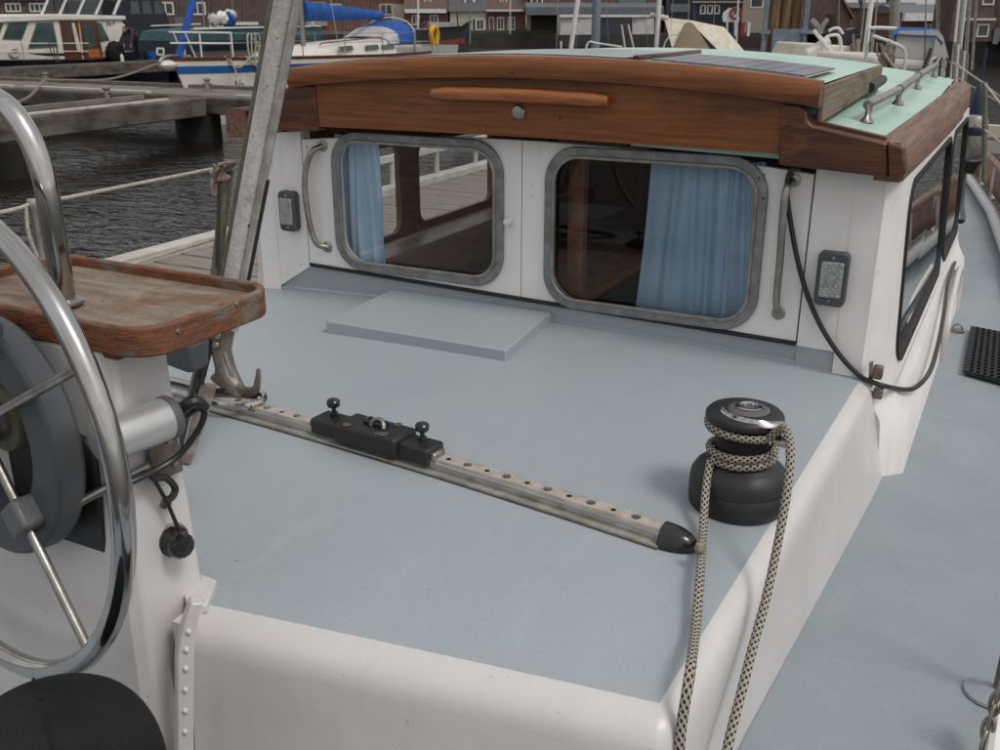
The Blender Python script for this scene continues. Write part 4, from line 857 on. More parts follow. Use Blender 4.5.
m = MB(); m.grid([[pts[k]+nrm[k]*(foot(pts[k], nrm[k])[1]+o)+V((0, 0, z-pts[k].z*0)) for k in ed] for o, z in ((-.012, -.272), (.001, -.275), (.010, -.284), (.020, -.303))]); m.build('deck_edge_band', DECKE, BOAT, label='darker grey band along the foot of the coaming')
# teak bulwark panels outboard of the toe rail, forward
proto = None
for k in range(7):
    y0, y1 = 5.0+k*.62, 5.56+k*.62
    m = MB(); a, c = V((edge(y0)+.05, y0, ZS+.04)), V((edge(y1)+.05, y1, ZS+.04)); m.prism([a, c, c+V((0, 0, .17)), a+V((0, 0, .17))], (.022, 0, 0)); m.build('bulwark_panel', VARNM if k % 2 else VARNO, BOAT, bevel=.004)
    m = MB(); m.tube([a+V((.01, -.03, -.04)), a+V((.01, -.03, .2))], .018, 8); m.build('bulwark_post', WHITE, BOAT)
m = MB(); m.tube([V((edge(y)+.06, y, ZS+.225)) for y in [5+k*.4 for k in range(12)]], .018, 8, flat=1.6); m.build('bulwark_cap', VARNM, BOAT)
# raised hatch
m = MB(); zz = lambda x: zt(x)
hp = [P(326, 321, z=.032), P(506, 350, z=.032), P(553, 311, z=.032), P(398, 286, z=.032)]
m.hexa([V((p.x, p.y, -.012)) for p in hp]+[V((p.x, p.y, .032)) for p in hp]); m.build('hatch', DECK, BOAT, bevel=.004, label='low raised hatch lid on the coach roof')
# cockpit sole
m = MB(); m.box((-2.6, -1.2, -.62), (-.32, .98, -.58)); m.build('cockpit_sole', DECKD, BOAT)
m = MB(); m.prism([(-2.5, .1, -.579), (-1.30, .1, -.579), (-1.30, .74, -.579), (-1.345, .885, -.579), (-1.62, 1.0, -.579), (-2.5, 1.0, -.579)], (0, 0, .33)); m.build('cockpit_seat', DECK, BOAT, bevel=.01)

# ------------------------------------------------------------------ wheelhouse
YW = 2.52
WH = thing('wheelhouse', 'white wheelhouse with varnished beam and mint green roof', 'wheelhouse', (XM, 3.5, 0))
def zb(x): return .056-.024*(x-XM)
def ztop(x): return .528-.040*((x-XM)/.8)**2
# lower grey strip of the aft wall
xs = [-2.19+k*(1.95/24) for k in range(25)]
m = MB(); m.grid([[V((x, YW+.012, zt(x)-.03)) for x in xs], [V((x, YW+.004, zb(x)+.004)) for x in xs], [V((x, YW+.05, zb(x)+.004)) for x in xs]]); m.build('lower_wall', DECK, WH, label='grey painted lower strip of the aft wall')
m = MB(); m.tube([V((x, YW+.012, zt(x)+.002)) for x in xs], .011, 6); m.build('wall_fillet', DECK, WH)
# two window panels
WIN = {'l': (-1.5755, .305, .612, .440), 'r': (-.8225, .288, .628, .468)}
def panel(x0, x1, wn):
    cx, cz, w, h = WIN[wn]; inn = rr(cx, cz, w-.045, h-.045, .085, 7); out = []
    x0 += .0015; x1 -= .0015
    corners = [(x1, ztop(x1)), (x0, ztop(x0)), (x0, zb(x0)+.012), (x1, zb(x1)+.012)]
    n = 8; o = []
    mid = [((x1, cz)), ((cx, ztop(cx))), ((x0, cz)), ((cx, zb(cx)+.012))]
    for q in range(4):
        a, c, e = mid[q], corners[q], mid[(q+1) % 4]
        for k in range(n):
            t = k/n
            if t < .5:
                f = t*2; p = (a[0]+(c[0]-a[0])*f, a[1]+(c[1]-a[1])*f)
            else:
                f = (t-.5)*2; p = (c[0]+(e[0]-c[0])*f, c[1]+(e[1]-c[1])*f)
            o.append(p)
    # follow the curved top edge
    o = [(x, ztop(x) if (z > cz+.1 and x0+1e-4 < x < x1-1e-4) else z) for x, z in o]
    m = MB(); m.holed([(x, YW, z) for x, z in o], [(x, YW, z) for x, z in inn], (0, .022, 0)); return m
for (x0, x1, wn) in ((-2.0, -1.213, 'l'), (-1.213, -.40, 'r')):
    panel(x0, x1, wn).build('wall_panel', WALLW, WH, bevel=0, smooth=30)
    cx, cz, w, h = WIN[wn]
    f = MB(); f.holed([(x, YW-.012, z) for x, z in rr(cx, cz, w, h, .10, 8)], [(x, YW-.012, z) for x, z in rr(cx, cz, w-.052, h-.052, .078, 8)], (0, .0118, 0))
    fr = f.build('window', ALU, WH, bevel=.003, label='rounded aluminium framed window '+('left of the centre seam' if wn == 'l' else 'right of the centre seam'))
    f = MB(); f.holed([(x, YW-.016, z) for x, z in rr(cx, cz, w-.046, h-.046, .080, 8)], [(x, YW-.016, z) for x, z in rr(cx, cz, w-.066, h-.066, .071, 8)], (0, .012, 0)); f.build('inner_bead', STEELD, fr, bevel=.002)
    g = MB(); g.add([(x, YW+.006, z) for x, z in rr(cx, cz, w-.048, h-.048, .078, 8)], [tuple(range(36))]); g.build('glass', GLASS, fr, smooth=0)
    s = MB()
    L_ = rr(cx, cz, w-.024, h-.024, .09, 8)
    for k in range(0, 36, 3): x, z = L_[k]; s.ball((x, YW-.0125, z), (.004, .0025, .004), 6)
    for k in range(1, 4):
        for zz_ in (cz+h/2-.012, cz-h/2+.012): s.ball((cx-w/2+w*k/4, YW-.0125, zz_), (.004, .0025, .004), 6)
    s.build('frame_screws', STEEL, fr, kind='stuff')
m = MB(); m.tube([V((x, YW-.003, zb(x)+.006)) for x in [-1.995+k*.0319 for k in range(51)]], .0065, 6); m.build('drip_strip', RUBBER, WH, label='black strip under the window panels')
# corner posts
m = MB(); m.prism([(-2.19, YW, zt(-2.15)-.02), (-2.003, YW, zb(-2.0)-.003), (-2.003, YW, .515), (-2.115, YW, .505)], (0, .05, 0)); m.build('corner_post', WALLW, WH)
m = MB(); m.prism([(-.397, YW, zb(-.4)), (-.228, YW, zb(-.25)), (-.252, YW, .50), (-.397, YW, .515)], (0, .05, 0)); m.build('corner_post', WALLW, WH)
m = MB(); m.prism([(-.397, YW+.002, zb(-.4)+.003), (-.225, YW+.002, zb(-.25)+.003), (-.22, YW+.002, -.05), (-.397, YW+.002, -.02)], (0, .05, 0)); m.build('lower_corner', DECK, WH)
# side walls
def xo(z, y):
    T = [(-.36, -.090), (-.23, -.097), (-.14, -.106), (-.09, -.135), (-.04, -.150), (.03, -.160), (.52, -.186)]
    z = max(min(z, .52), -.36)
    for (z0, x0), (z1, x1) in zip(T, T[1:]):
        if z <= z1: x = x0+(x1-x0)*(z-z0)/(z1-z0); break
    return x+.022*(y-2.55)
zs_ = [-.33, -.23, -.14, -.09, -.04, .03, .27, .52]
for s in (1, -1):
    def MXs(x): return x if s == 1 else 2*XM-x
    # chamfered aft corner and the skirt below the windows
    rows = [[V((MXs(-.30), YW-.001, z)) for z in zs_]]
    rows.append([V((MXs(min(xo(z, 2.53)-(.042 if z > -.1 else .03), -.228+.0*z) if z > -.05 else xo(z, 2.53)-.058), YW-.004, z)) for z in zs_])
    rows.append([V((MXs(xo(z, 2.58)), YW+.05, z)) for z in zs_])
    m = MB(); m.grid(rows); m.build('corner_facet', WALLW, WH, smooth=25)
    ys = [2.57+.11*k for k in range(20)]
    zl = [-.33, -.23, -.14, -.09, -.055]
    m = MB(); m.grid([[V((MXs(xo(z, y)), y, z)) for z in zl] for y in ys]); m.build('side_skirt', WALLW, WH, smooth=25)
    m = MB(); m.add([V((MXs(x), YW-.006, z)) for x, z in ((-.25, -.02), (-.205, -.02), (-.194, -.09), (-.168, -.13), (-.163, -.15), (-.157, -.22), (-.160, -.315), (-.165, -.33), (-.25, -.33))], [tuple(range(9))]); 
    if s == 1: m.build('gusset', WHITE, WH)
    for (y0, y1) in ((2.57, 3.865), (3.865, 4.68)):
        cy, cz = (y0+y1)/2-.005, .228; w, h = (y1-y0)-.085, .47
        inn = rr(cy, cz, w, h, .09, 7); o = []
        mid = [(y1, cz), (cy, .50), (y0, cz), (cy, -.053)]; cor = [(y1, .50), (y0, .50), (y0, -.053), (y1, -.053)]
        for q in range(4):
            a, c, e = mid[q], cor[q], mid[(q+1) % 4]
            for k in range(8):
                t = k/8; p, r2, f = (a, c, t*2) if t < .5 else (c, e, t*2-1)
                o.append((p[0]+(r2[0]-p[0])*f, p[1]+(r2[1]-p[1])*f))
        mp3 = lambda y, z, d=0: V((MXs(xo(z, y)+d), y, z))
        if s == 1:
            m = MB(); m.holed([mp3(y, z) for y, z in o], [mp3(y, z) for y, z in inn], (-.03, 0, 0)); m.build('side_wall', WALLW, WH, smooth=25)
            f = MB(); f.holed([mp3(y, z, .007) for y, z in rr(cy, cz, w+.020, h+.020, .10, 7)], [mp3(y, z, .007) for y, z in rr(cy, cz, w-.012, h-.012, .086, 7)], (-.02, 0, 0)); fr = f.build('side_window', RUBBER, WH)
            g = MB(); g.add([mp3(y, z, -.004) for y, z in rr(cy, cz, w-.016, h-.016, .085, 7)], [tuple(range(32))]); g.build('glass', GLASS, fr, smooth=0)
# port wall seen through the window, mahogany inside
PO = [(2.80, 3.235, .045, .40), (3.365, 4.02, .055, .39)]
m = MB(); xw = -2.09
def pw(y0, y1, z0, z1, th=.03): m.box((xw-th, y0, z0), (xw, y1, z1))
pw(2.54, 2.80, -.5, .54); pw(3.235, 3.365, -.5, .54); pw(4.02, 4.68, -.5, .54)
for (y0, y1, z0, z1) in PO: pw(y0+.0005, y1-.0005, -.5, z0); pw(y0+.0005, y1-.0005, z1, .54)
m.build('port_wall', INTW, WH, bevel=.008)
for (y0, y1, z0, z1) in PO:
    g = MB(); g.add([(xw-.02, y0, z0), (xw-.02, y1, z0), (xw-.02, y1, z1), (xw-.02, y0, z1)], [(0, 1, 2, 3)]); g.build('glass', GLASS, WH, smooth=0)
    f = MB(); f.holed([(xw+.003, y, z) for y, z in rr((y0+y1)/2, (z0+z1)/2, y1-y0+.01, z1-z0+.01, .05, 5)], [(xw+.003, y, z) for y, z in rr((y0+y1)/2, (z0+z1)/2, y1-y0-.016, z1-z0-.016, .05, 5)], (-.02, 0, 0)); f.build('window_trim', INTW, WH)
m = MB(); m.box((-2.12, 2.56, -.62), (-.28, 4.66, -.60)); m.build('cabin_floor', INTD, WH)
m = MB(); m.box((-2.12, 4.66, -.62), (-.18, 4.69, .54)); m.build('front_wall', INTD, WH)
m = MB(); m.box((-2.08, 2.58, .01), (-1.93, 4.6, .03)); m.build('inner_shelf', INTW, WH, bevel=.005)
m = MB(); m.box((-1.11, 2.62, -.6), (-1.06, 2.66, .50)); m.build('inner_post', INTW, WH, bevel=.005)
m = MB(); m.box((-1.95, 3.2, -.2), (-1.35, 4.3, -.17)); m.build('cabin_table', INTW, WH, bevel=.005)
m = MB(); m.bar((-1.18, 2.75, .48), (-.8, 4.4, .44), .05, .06); m.build('inner_beam', INTW, WH)
m = MB(); m.box((-1.0, 4.2, -.4), (-.5, 4.5, .22)); m.build('dark_console', INTD, WH, bevel=.03)
# roof: raised middle, lower mint sides
def arch(x): return .758-.046*((x+1.17)/.78)**2
m = MB()
xa = [-1.955+k*(1.555/24) for k in range(25)]
m.grid([[V((x, 2.46, arch(x)-.06)) for x in xa], [V((x, 2.44, arch(x)-.006)) for x in xa], [V((x, 3.62, arch(x)-.004)) for x in xa], [V((x, 3.64, arch(x)-.12)) for x in xa]]); m.build('hatch_roof', MINT, WH, smooth=50, label='raised mint green roof hatch')
pl = [V((-.402, 2.47, .618)), V((-.402, 3.60, .642)), V((-.402, 3.60, arch(-.4)-.004)), V((-.402, 2.47, arch(-.4)-.01))]
m = MB(); m.prism(pl, (.012, 0, 0)); m.build('hatch_side_board', RAWW, WH, bevel=.003, label='weathered bare side board of the roof hatch')
m = MB(); m.prism([V((2*-1.1775-p.x, p.y, p.z)) for p in pl], (-.012, 0, 0)); m.build('hatch_side_board', RAWW, WH, bevel=.003)
m = MB(); m.tube([(-.388, 3.3, .652), (-.388, 3.62, .66)], .016, 8); m.build('hatch_runner', BLACKM, WH)
def zr(x, y): return .605-.17*max(x+.42, 0)+.020*(y-2.5) if x > -.45 else .605+.05*(1-((x+1.215)/.8)**2)+.020*(y-2.5)
for s in (1, -1):
    m = MB(); m.grid([[V(((x if s == 1 else 2*XM-x), y, zr(x, y))) for x in (-1.215, -.9, -.6, -.45, -.40, -.33, -.26, -.215)] for y in (2.47, 2.9, 3.4, 3.9, 4.3, 4.66)]); m.build('roof_side', MINT, WH, smooth=50, label='mint green side roof' if s == 1 else None)
    # side fascia
    st = []
    for k in range(9):
        y = 2.445+k*.28; dx = .02*(y-2.5)+.008*math.sin((y-2.45)/2.3*PI); zt_ = .582+.016*(y-2.45)/2; zb_ = .492-.012*(y-2.45)/2
        st.append([V(((x if s == 1 else 2*XM-x), y, z)) for x, z in ((-.252+dx, zt_+.004), (-.205+dx, zt_), (-.190+dx, zt_-.012), (-.186+dx, zb_+.006), (-.195+dx, zb_), (-.252+dx, zb_+.002))])
    m = MB(); m.grid(st, True); m.f.append(tuple(range(6))); m.f.append(tuple(range(48, 54))); m.build('side_fascia', VARNM, WH, bevel=0, smooth=50)
m = MB(); m.prism([V((-1.95, 4.64, .5)), V((-.17, 4.64, .5)), V((-.2, 4.64, .585)), V((-1.215, 4.64, .68)), V((-2.2, 4.64, .585))], (0, .03, 0)); m.build('front_fascia', MINT, WH)
# aft beam: arched lip over the lower board
xl = [-1.955+k*(1.5625/30) for k in range(31)]
def tp(x): return arch(x)+.002
rows = []
for x in xl:
    t = tp(x); rows.append([V((x, 2.415, t-.012)), V((x, 2.425, t)), V((x, 2.462, t+.002)), V((x, 2.462, t-.056)), V((x, 2.42, t-.056)), V((x, 2.414, t-.046))])
m = MB(); m.grid(rows, True); m.f += [tuple(range(6)), tuple(range(180, 186))]; m.build('roof_lip', VARN, WH, smooth=50, label='arched varnished upper beam')
xf = [-1.893+k*(1.423/24) for k in range(25)]
m = MB(); rows = [[V((x, 2.447, tp(x)-.057)), V((x, 2.474, tp(x)-.057)), V((x, 2.474, .541+.006*math.cos((x-XM)*2))), V((x, 2.447, .541+.006*math.cos((x-XM)*2)))] for x in xf]
m.grid(rows, True); m.f += [tuple(range(4)), tuple(range(96, 100))]; m.build('fascia_board', VARN, WH, smooth=30)
m = MB(); h0, h1 = P(432, 93, y=2.425), P(608, 101, y=2.425)
hpts = [h0+(h1-h0)*k/12+V((0, 0, .004*math.sin(PI*k/12))) for k in range(13)]; m.tube(hpts, [.012]+[.0180]*11+[.012], 12, flat=.85); m.build('fascia_handle', VARNO, WH, label='orange brown wooden rail on the beam')
m = MB(); m.bar((-.88, 2.512, .540), (-.46, 2.512, .528), .02, .012); m.build('mint_strip', MINT, WH)
bp_ = P(519, 112, y=2.447); m = MB(); m.lathe([(.020, 0), (.020, .006), (.016, .011), (.001, .012)], bp_, 18, axis=(0, -1, 0)); m.build('round_bolt', STEELD, WH)
for (u, v) in ((512, 72), (560, 118)):
    p = P(u, v, y=2.413 if v < 90 else 2.446); m = MB(); m.ball(p, (.005, .003, .005), 8); m.build('bung', VARND, WH)
m = MB(); m.prism([P(u, v, y=2.44) for u, v in ((262, 101), (293, 84), (314, 86), (318, 131), (300, 131), (262, 129))], (0, .05, 0)); m.build('end_bracket', VARND, WH, bevel=.005)
m = MB(); m.prism([P(u, v, y=2.425) for u, v in ((781, 105), (800, 106), (806, 110), (807, 121), (813, 126), (887, 143), (888, 178), (778, 165))], (0, .052, 0)); m.build('end_bracket', VARND, WH, bevel=.006, label='dark stepped end bracket above the black cable')
m = MB(); m.prism([P(u, v, y=2.42) for u, v in ((887.5, 143), (904, 147), (906, 174), (888.5, 179))], (0, .055, 0)); m.build('corner_block', VARND, WH, bevel=.006)
m = MB(); m.bar(P(812, 124, y=2.47)+V((0, .01, .004)), P(886, 141, y=2.47)+V((0, .01, .004)), .022, .012); m.build('edge_strip', VARND, WH, bevel=.003)
# roof handrail
hp_ = [(-.325, 2.79), (-.304, 3.34), (-.303, 3.95), (-.293, 4.60)]
top_ = [V((x, y, zr(x, y)+.046)) for x, y in hp_]
HR = MB(); HR.tube([top_[0]+V((-.004, .0, -.002))]+[top_[0]+V((0, .05, 0))]+top_[1:], .0120, 10); hr = HR.build('roof_handrail', STEELD, WH, label='stainless handrail on the mint roof')
for i, (x, y) in enumerate(hp_):
    z0 = zr(x, y); m = MB()
    m.grid([[V((x+.020*c-.0, y+.030*s_, z0+.001)) for c, s_ in cs] if k == 0 else [V((x+(.008+.003*(k == 3))*c, y+.020*s_+.006*k*(i == 0), z0+.0155*k)) for c, s_ in cs] for k in range(4) for cs in [[(math.cos(a), math.sin(a)) for a in [2*PI*j/10 for j in range(10)]]]], True)
    m.build('rail_foot', STEELD, hr)
for (x, y) in hp_[1:3]:
    zc = zr(x, y)+.046; m = MB(); m.tube([(x, y-.014, zc), (x, y+.014, zc)], .0150, 10); m.build('rail_collar', STEELD, hr)
# grab handles, reflectors, small fittings
for pts_, lb in (([(317, 147), (311, 152), (306, 168), (305, 190), (309, 220), (315, 243), (322, 249)], 'curved grab handle left of the left window'),
             ([(791, 182), (786, 190), (783, 215), (780, 260), (776, 300), (776, 316)], 'grab handle beside the right window')):
    q_ = [P(u, v, y=YW-.032) for u, v in pts_]; q_[0].y = q_[-1].y = YW-.002; q_[1].y = YW-.026; q_[-2].y = YW-.026
    m = MB(); m.tube(spline(q_, 5), .0098, 10); g = m.build('grab_handle', STEELD, WH, label=lb)
    for e in (q_[0], q_[-1]): m = MB(); m.lathe([(.018, 0), (.018, .003), (.010, .006)], (e.x, YW-.001, e.z), 12, axis=(0, -1, 0)); m.build('handle_foot', STEELD, g)
for (cx, cz, w, h, tl) in ((-2.058, .258, .066, .132, -.10), (-.3265, .232, .076, .140, .06)):
    m = MB(); m.prism([(cx+a+tl*.0*b_, YW-.03, cz+b_) for a, b_ in rr(0, 0, w, h, .014, 4)], (0, .0295, 0)); r = m.build('reflector_lamp', GREYP, WH, bevel=.004, label='dark framed clear lamp '+('at the left post' if cx < -1 else 'at the right post'))
    m = MB(); m.prism([(cx+a, YW-.036, cz+b_) for a, b_ in rr(0, 0, w*.72, h*.66, .006, 3)], (0, .008, 0)); l = m.build('lens', LENS, r, bevel=.002)
    m = MB()
    for i in range(7):
        for j in range(11):
            if (i+j) % 2 == 0: m.ball((cx+(i-3)*w*.72/7.6, YW-.0362, cz+(j-5)*h*.66/11.6), (.0030, .0016, .0036), 4)
    m.build('lens_prisms', LENS, r, kind='stuff')
    m = MB(); m.lathe([(.011, 0), (.011, .003), (.002, .004)], (cx, YW-.036, cz), 14, axis=(0, -1, 0)); m.build('lens_centre', LENS, r)
    for zz_ in (-.44, .44): m = MB(); m.ball((cx, YW-.030, cz+zz_*h*.9), (.005, .003, .005), 8); m.build('screw', STEELD, r)
m = MB(); m.lathe([(.014, 0), (.012, .01), (.009, .016), (.010, .026), (.001, .028)], P(510, 221, y=YW), 14, axis=(0, -1, 0)); m.build('white_knob', TRIMW, WH)
for (u, v) in ((307, 147), (555, 158), (553, 178), (764, 175)): m = MB(); m.ball(P(u, v, y=YW), (.004, .003, .004), 6); m.build('panel_screw', STEELD, WH)
# solar panels on the hatch roof
def on_roof(x, y, dz): return V((x, y, arch(x)+dz))
SP = thing('solar_panel', 'dark solar panel with pale cell lines on the roof hatch', 'solar panel', on_roof(-.65, 2.85, 0))
m = MB(); xs2 = [-.835+k*.05 for k in range(9)]
m.grid([[on_roof(x, y, .004) for x in xs2] for y in (2.475, 2.93)]); m.build('backing_sheet', SOLB, SP)
for i in range(8):
    x0 = -.830+i*.0488; x1 = x0+.0455; y0, y1 = 2.482, 2.922
    m = MB(); m.hexa([on_roof(x0, y0, .004), on_roof(x1, y0, .004), on_roof(x1, y1, .004), on_roof(x0, y1, .004), on_roof(x0, y0, .007), on_roof(x1, y0, .007), on_roof(x1, y1, .007), on_roof(x0, y1, .007)]); m.build('solar_cell', SOLC, SP)
SP2 = thing('solar_panel', 'plain grey green sheet panel on the left half of the roof hatch', 'solar panel', on_roof(-1.4, 2.85, 0))
xs2 = [-1.90+k*.1 for k in range(11)]
m = MB(); m.grid([[on_roof(x, y, .006) for x in xs2] for y in (2.475, 3.02)]); m.build('sheet', SOLG, SP2)
m = MB(); m.grid([[on_roof(x, y, .003) for x in xs2] for y in (2.470, 3.04)]); m.build('edge_sheet', SOLB, SP2)
a, c = on_roof(-.868, 2.475, .008), on_roof(-.868, 3.05, .008); m = MB(); m.bar(a, c, .018, .012); m.build('roof_batten', VARND, WH, bevel=.003, label='thin wooden batten between the roof panels')
# curtains
def curtain(x0, x1, x0b, x1b, z0, z1, folds, amp, label, slope):
    rows = []
    for j in range(15):
        t = j/14; xa0, xa1 = x0+(x0b-x0)*t, x1+(x1b-x1)*t; r = []
        for k in range(73):
            s = k/72; ph = (.35*s+.65*s**1.9)*folds*2*PI
            r.append(V((xa0+(xa1-xa0)*s+.004*math.sin(ph*.5+3*t), YW+.062+amp*(.5+.5*t)*(.45+.75*s)*math.sin(ph+1.1*math.sin(2.2*t+s*5))+.005*math.sin(ph*2.3+2), z1+(z0-z1)*t-slope*s)))
        rows.append(r)
    m = MB(); m.grid(rows); o = m.build('curtain', CURT, None, smooth=180, recalc=False); tag(o, label, 'curtain')
    return o
cy_ = YW+.062
curtain(P(342, 150, y=cy_).x-.03, P(376, 150, y=cy_).x, P(342, 268, y=cy_).x-.03, P(389, 268, y=cy_).x, .06, .505, 2.6, .015, 'narrow blue curtain behind the left window', .0)
curtain(P(651, 165, y=cy_).x, P(764, 170, y=cy_).x, P(634, 300, y=cy_).x, P(764, 300, y=cy_).x, .045, .50, 4.6, .020, 'wide blue curtain behind the right window', .0)
# black cable looping down the wall and the clip it runs through
cpts = [P(u, v, y=YW-.018) for u, v in ((800, 169), (793, 169), (788, 178), (787, 195), (791, 225), (798, 262), (808, 297), (823, 330), (842, 358), (860, 376))]
cpts += [P(872, 382, y=YW-.035), P(884, 386, y=YW-.03), P(900, 389, y=2.62), P(914, 388, y=2.70), P(924, 380, y=2.78), P(932, 366, y=2.95), P(939, 340, y=3.2), P(944, 312, y=3.5), P(948, 282, y=3.9), P(950, 262, y=4.3)]
for p in cpts[12:]: p.x = max(p.x, xo(p.z, p.y)+.010)
m = MB(); m.tube(spline(cpts, 6), .0068, 8); tag(m.build('black_cable', CABLE), 'black cable looping down the wheelhouse wall and along its side', 'cable')
CL = thing('cable_clip', 'dark clamp plate at the wheelhouse corner holding the black cable', 'clip', P(874, 382, y=YW-.01))
m = MB(); m.prism([P(u, v, y=YW-.016) for u, v in ((869, 363), (873, 362), (872, 401), (868, 402))], (0, .012, 0)); m.build('plate', STEELD, CL)
for v_, h_ in ((372, .018), (393, .014)): m = MB(); m.obox(P(878, v_, y=YW-.03), (.012, 0, 0), (0, .012, 0), (0, 0, h_)); m.build('clamp_block', BRONZE, CL, bevel=.005)
# white bent post and pad eye on the side deck by the wheelhouse
m = MB(); q_ = [V((-.066, 3.62, ZS)), V((-.064, 3.60, -.17)), V((-.066, 3.68, -.115)), V((-.066, 3.85, -.10)), V((-.066, 4.2, -.10)), V((-.058, 4.32, -.13)), V((-.056, 4.34, ZS))]; m.tube(spline(q_, 5), .0125, 10); tag(m.build('deck_handrail', WHITE), 'white bent rail rising from the side deck beside the wheelhouse', 'rail')
c0 = P(957, 331, z=ZS+.012); PE = thing('pad_eye', 'small dull pad eye on the side deck beside the rubber mat', 'pad eye', c0)
m = MB(); m.lathe([(.028, 0), (.028, .006), (.01, .009)], c0, 14); m.build('base', STEELD, PE)
m = MB(); m.tube([c0+V((.018*math.cos(a), 0, .008+.02*math.sin(a))) for a in [PI*k/8 for k in range(9)]], .004, 6); m.build('ring', STEELD, PE)

# ------------------------------------------------------------------ side deck things
MT = thing('rubber_mat', 'black ribbed rubber mat on the side deck', 'mat', (.12, 3.8, ZS+.01))
a, b_, c, d_ = P(972, 328, z=ZS+.02), P(964, 373, z=ZS+.02), P(1012, 385, z=ZS+.02), P(1012, 336, z=ZS+.02)
m = MB(); zm = ZS+.014; q_ = [V((p.x, p.y, zm)) for p in (a, b_, c, d_)]; m.prism(q_, (0, 0, .010)); m.build('base', RUBBER, MT, bevel=.003)
m = MB()
for i in range(16):
    for j in range(7):
        s, t = (i+.5)/16, (j+.5)/7; p0 = q_[0].lerp(q_[1], s); p1 = q_[3].lerp(q_[2], s); p = p0.lerp(p1, t)
        m.obox(p+V((0, 0, .0125)), (.0155, 0, 0), (0, .0150, 0), (0, 0, .003))
m.build('ribs', RUBBER, MT, kind='stuff')
# stanchion foot and chain at the right edge
ST = thing('stanchion', 'worn stanchion on a welded foot at the right edge of the side deck', 'stanchion', P(990, 690, z=ZS))
c0 = P(990, 692, z=ZS+.012)
m = MB(); m.lathe([(.046, -.003), (.044, .002), (.03, .004), (.014, .010)], c0, 16); m.build('foot', DECKD, ST)
m = MB(); m.tube([c0+V((.012, .006, 0)), c0+V((.016, .01, .62))], .009, 10); m.build('post', STON, ST)
CH = thing('chain', 'short rusty chain hanging at the lower right edge', 'chain', P(990, 720, z=-.22))
e0, e1 = P(1000, 690, z=-.16), P(984, 742, z=-.25)
for k in range(5):
    t = k/4; cpos = e0.lerp(e1, t); dr = (e1-e0).normalized(); sdv = V((0, 0, 1)).cross(dr).normalized() if k % 2 else V((0, 0, 1))
    sdv = (sdv-dr*sdv.dot(dr)).normalized(); m = MB(); m.tube([cpos+dr*(.021*math.cos(a))+sdv*(.0085*math.sin(a)) for a in [2*PI*j/14 for j in range(14)]], .0032, 6, closed=True); m.build('chain_link', BRONZE, CH)
m = MB(); m.tube([P(1000, 700, z=-.2), P(992, 760, z=-.26)], .012, 8); tag(m.build('white_line', TRIMW), 'white tube beside the chain at the lower right edge', 'tube')
# far starboard fittings ahead: fender, motor, stanchion with lines
m = MB(); fp = P(976, 112, y=8.2); m.lathe([(.015, .20), (.03, .17), (.05, .10), (.055, -.03), (.045, -.13), (.02, -.18), (.008, -.20)], fp, 16); m.tube([fp+V((0, 0, .22)), fp+V((.0, 0, .45))], .01, 6); tag(m.build('fender', FEND), 'dark blue fender hanging ahead of the wheelhouse', 'fender')
EM = thing('deck_motor', 'small grey motor with navy band standing on deck ahead of the wheelhouse', 'motor', P(967, 160, y=6.6))
c0 = P(967, 158, y=6.6)
m = MB(); m.lathe([(.075, .0), (.085, .03), (.085, .22), (.07, .25)], c0, 16); m.build('casing', STEELD, EM)
m = MB(); m.lathe([(.0865, .14), (.088, .145), (.088, .185), (.0865, .19)], c0, 16); m.build('band', NAVY, EM)
m = MB(); m.lathe([(.05, -.09), (.07, -.05), (.09, -.01), (.08, .001)], c0, 14); m.build('foot', BLACKM, EM)
m = MB(); m.tube(spline([c0+V((0, 0, -.05)), c0+V((.02, -.3, -.22)), c0+V((.05, -.8, -.24)), c0+V((-.01, -.7, -.24)), c0+V((-.06, -.5, -.22))], 6), .014, 6); m.build('cable', CABLE, EM)
m = MB(); s0 = V((.17, 6.0, ZS)); s1 = P(985, 82, y=6.0); m.tube([P(984, 182, y=6.0), s1], .014, 8); tag(m.build('bow_stanchion', STON), 'grey stanchion ahead with two white guard lines', 'stanchion')
for (va, vb, vc) in ((84, 62, 118), (130, 110, 152)):
    m = MB(); p0 = P(952, vb, y=8.5); p1 = P(985, va, y=6.0); p2 = P(1012, vc, y=4.2); m.tube([p0, p1, p2], .006, 6); tag(m.build('guard_line', ROPEP), ('upper' if va < 100 else 'lower')+' white guard line through the stanchion ahead', 'guard line')
for k, (v0, v1) in enumerate(((128, 132), (143, 148))):
    m = MB(); m.bar(P(955, v0, y=9.5), P(1030, v1+2, y=9.5), .10, .10); tag(m.build('wooden_spar', CANV if k == 0 else DWHITE), ['upper pale wooden beam behind the motor ahead', 'lower pale wooden beam behind the motor ahead'][k], 'beam')

# ------------------------------------------------------------------ on the coach roof: traveller track, winch, rope
def zd(x, y): return zt(x)
TR = thing('traveller_track', 'aluminium sheet track across the coach roof with black traveller car', 'sheet track', (-1.0, 1.54, 0))
t0, t1 = V((-1.80, 1.585, 0)), V((-.418, 1.462, 0))
tdir = (t1-t0).normalized(); tn = V((-tdir.y, tdir.x, 0))       # tn points forward
def tp_(s, off, h): p = t0+(t1-t0)*s+tn*off; return V((p.x, p.y, zd(p.x, p.y)+h))
def rail(sec, name, m, s0=0, s1=1, n=24, **k):
    q = MB(); q.grid([[tp_(s0+(s1-s0)*i/n, o, h) for o, h in sec] for i in range(n+1)], True); nn = len(sec); q.f += [tuple(range(nn)), tuple(range(n*nn, (n+1)*nn))]
    return q.build(name, m, TR, smooth=30, **k)
m = MB(); m.tube([tp_(i/24, -.0335, .0005) for i in range(25)], .0022, 5); m.build('dirty_sealant', ROPED, TR)
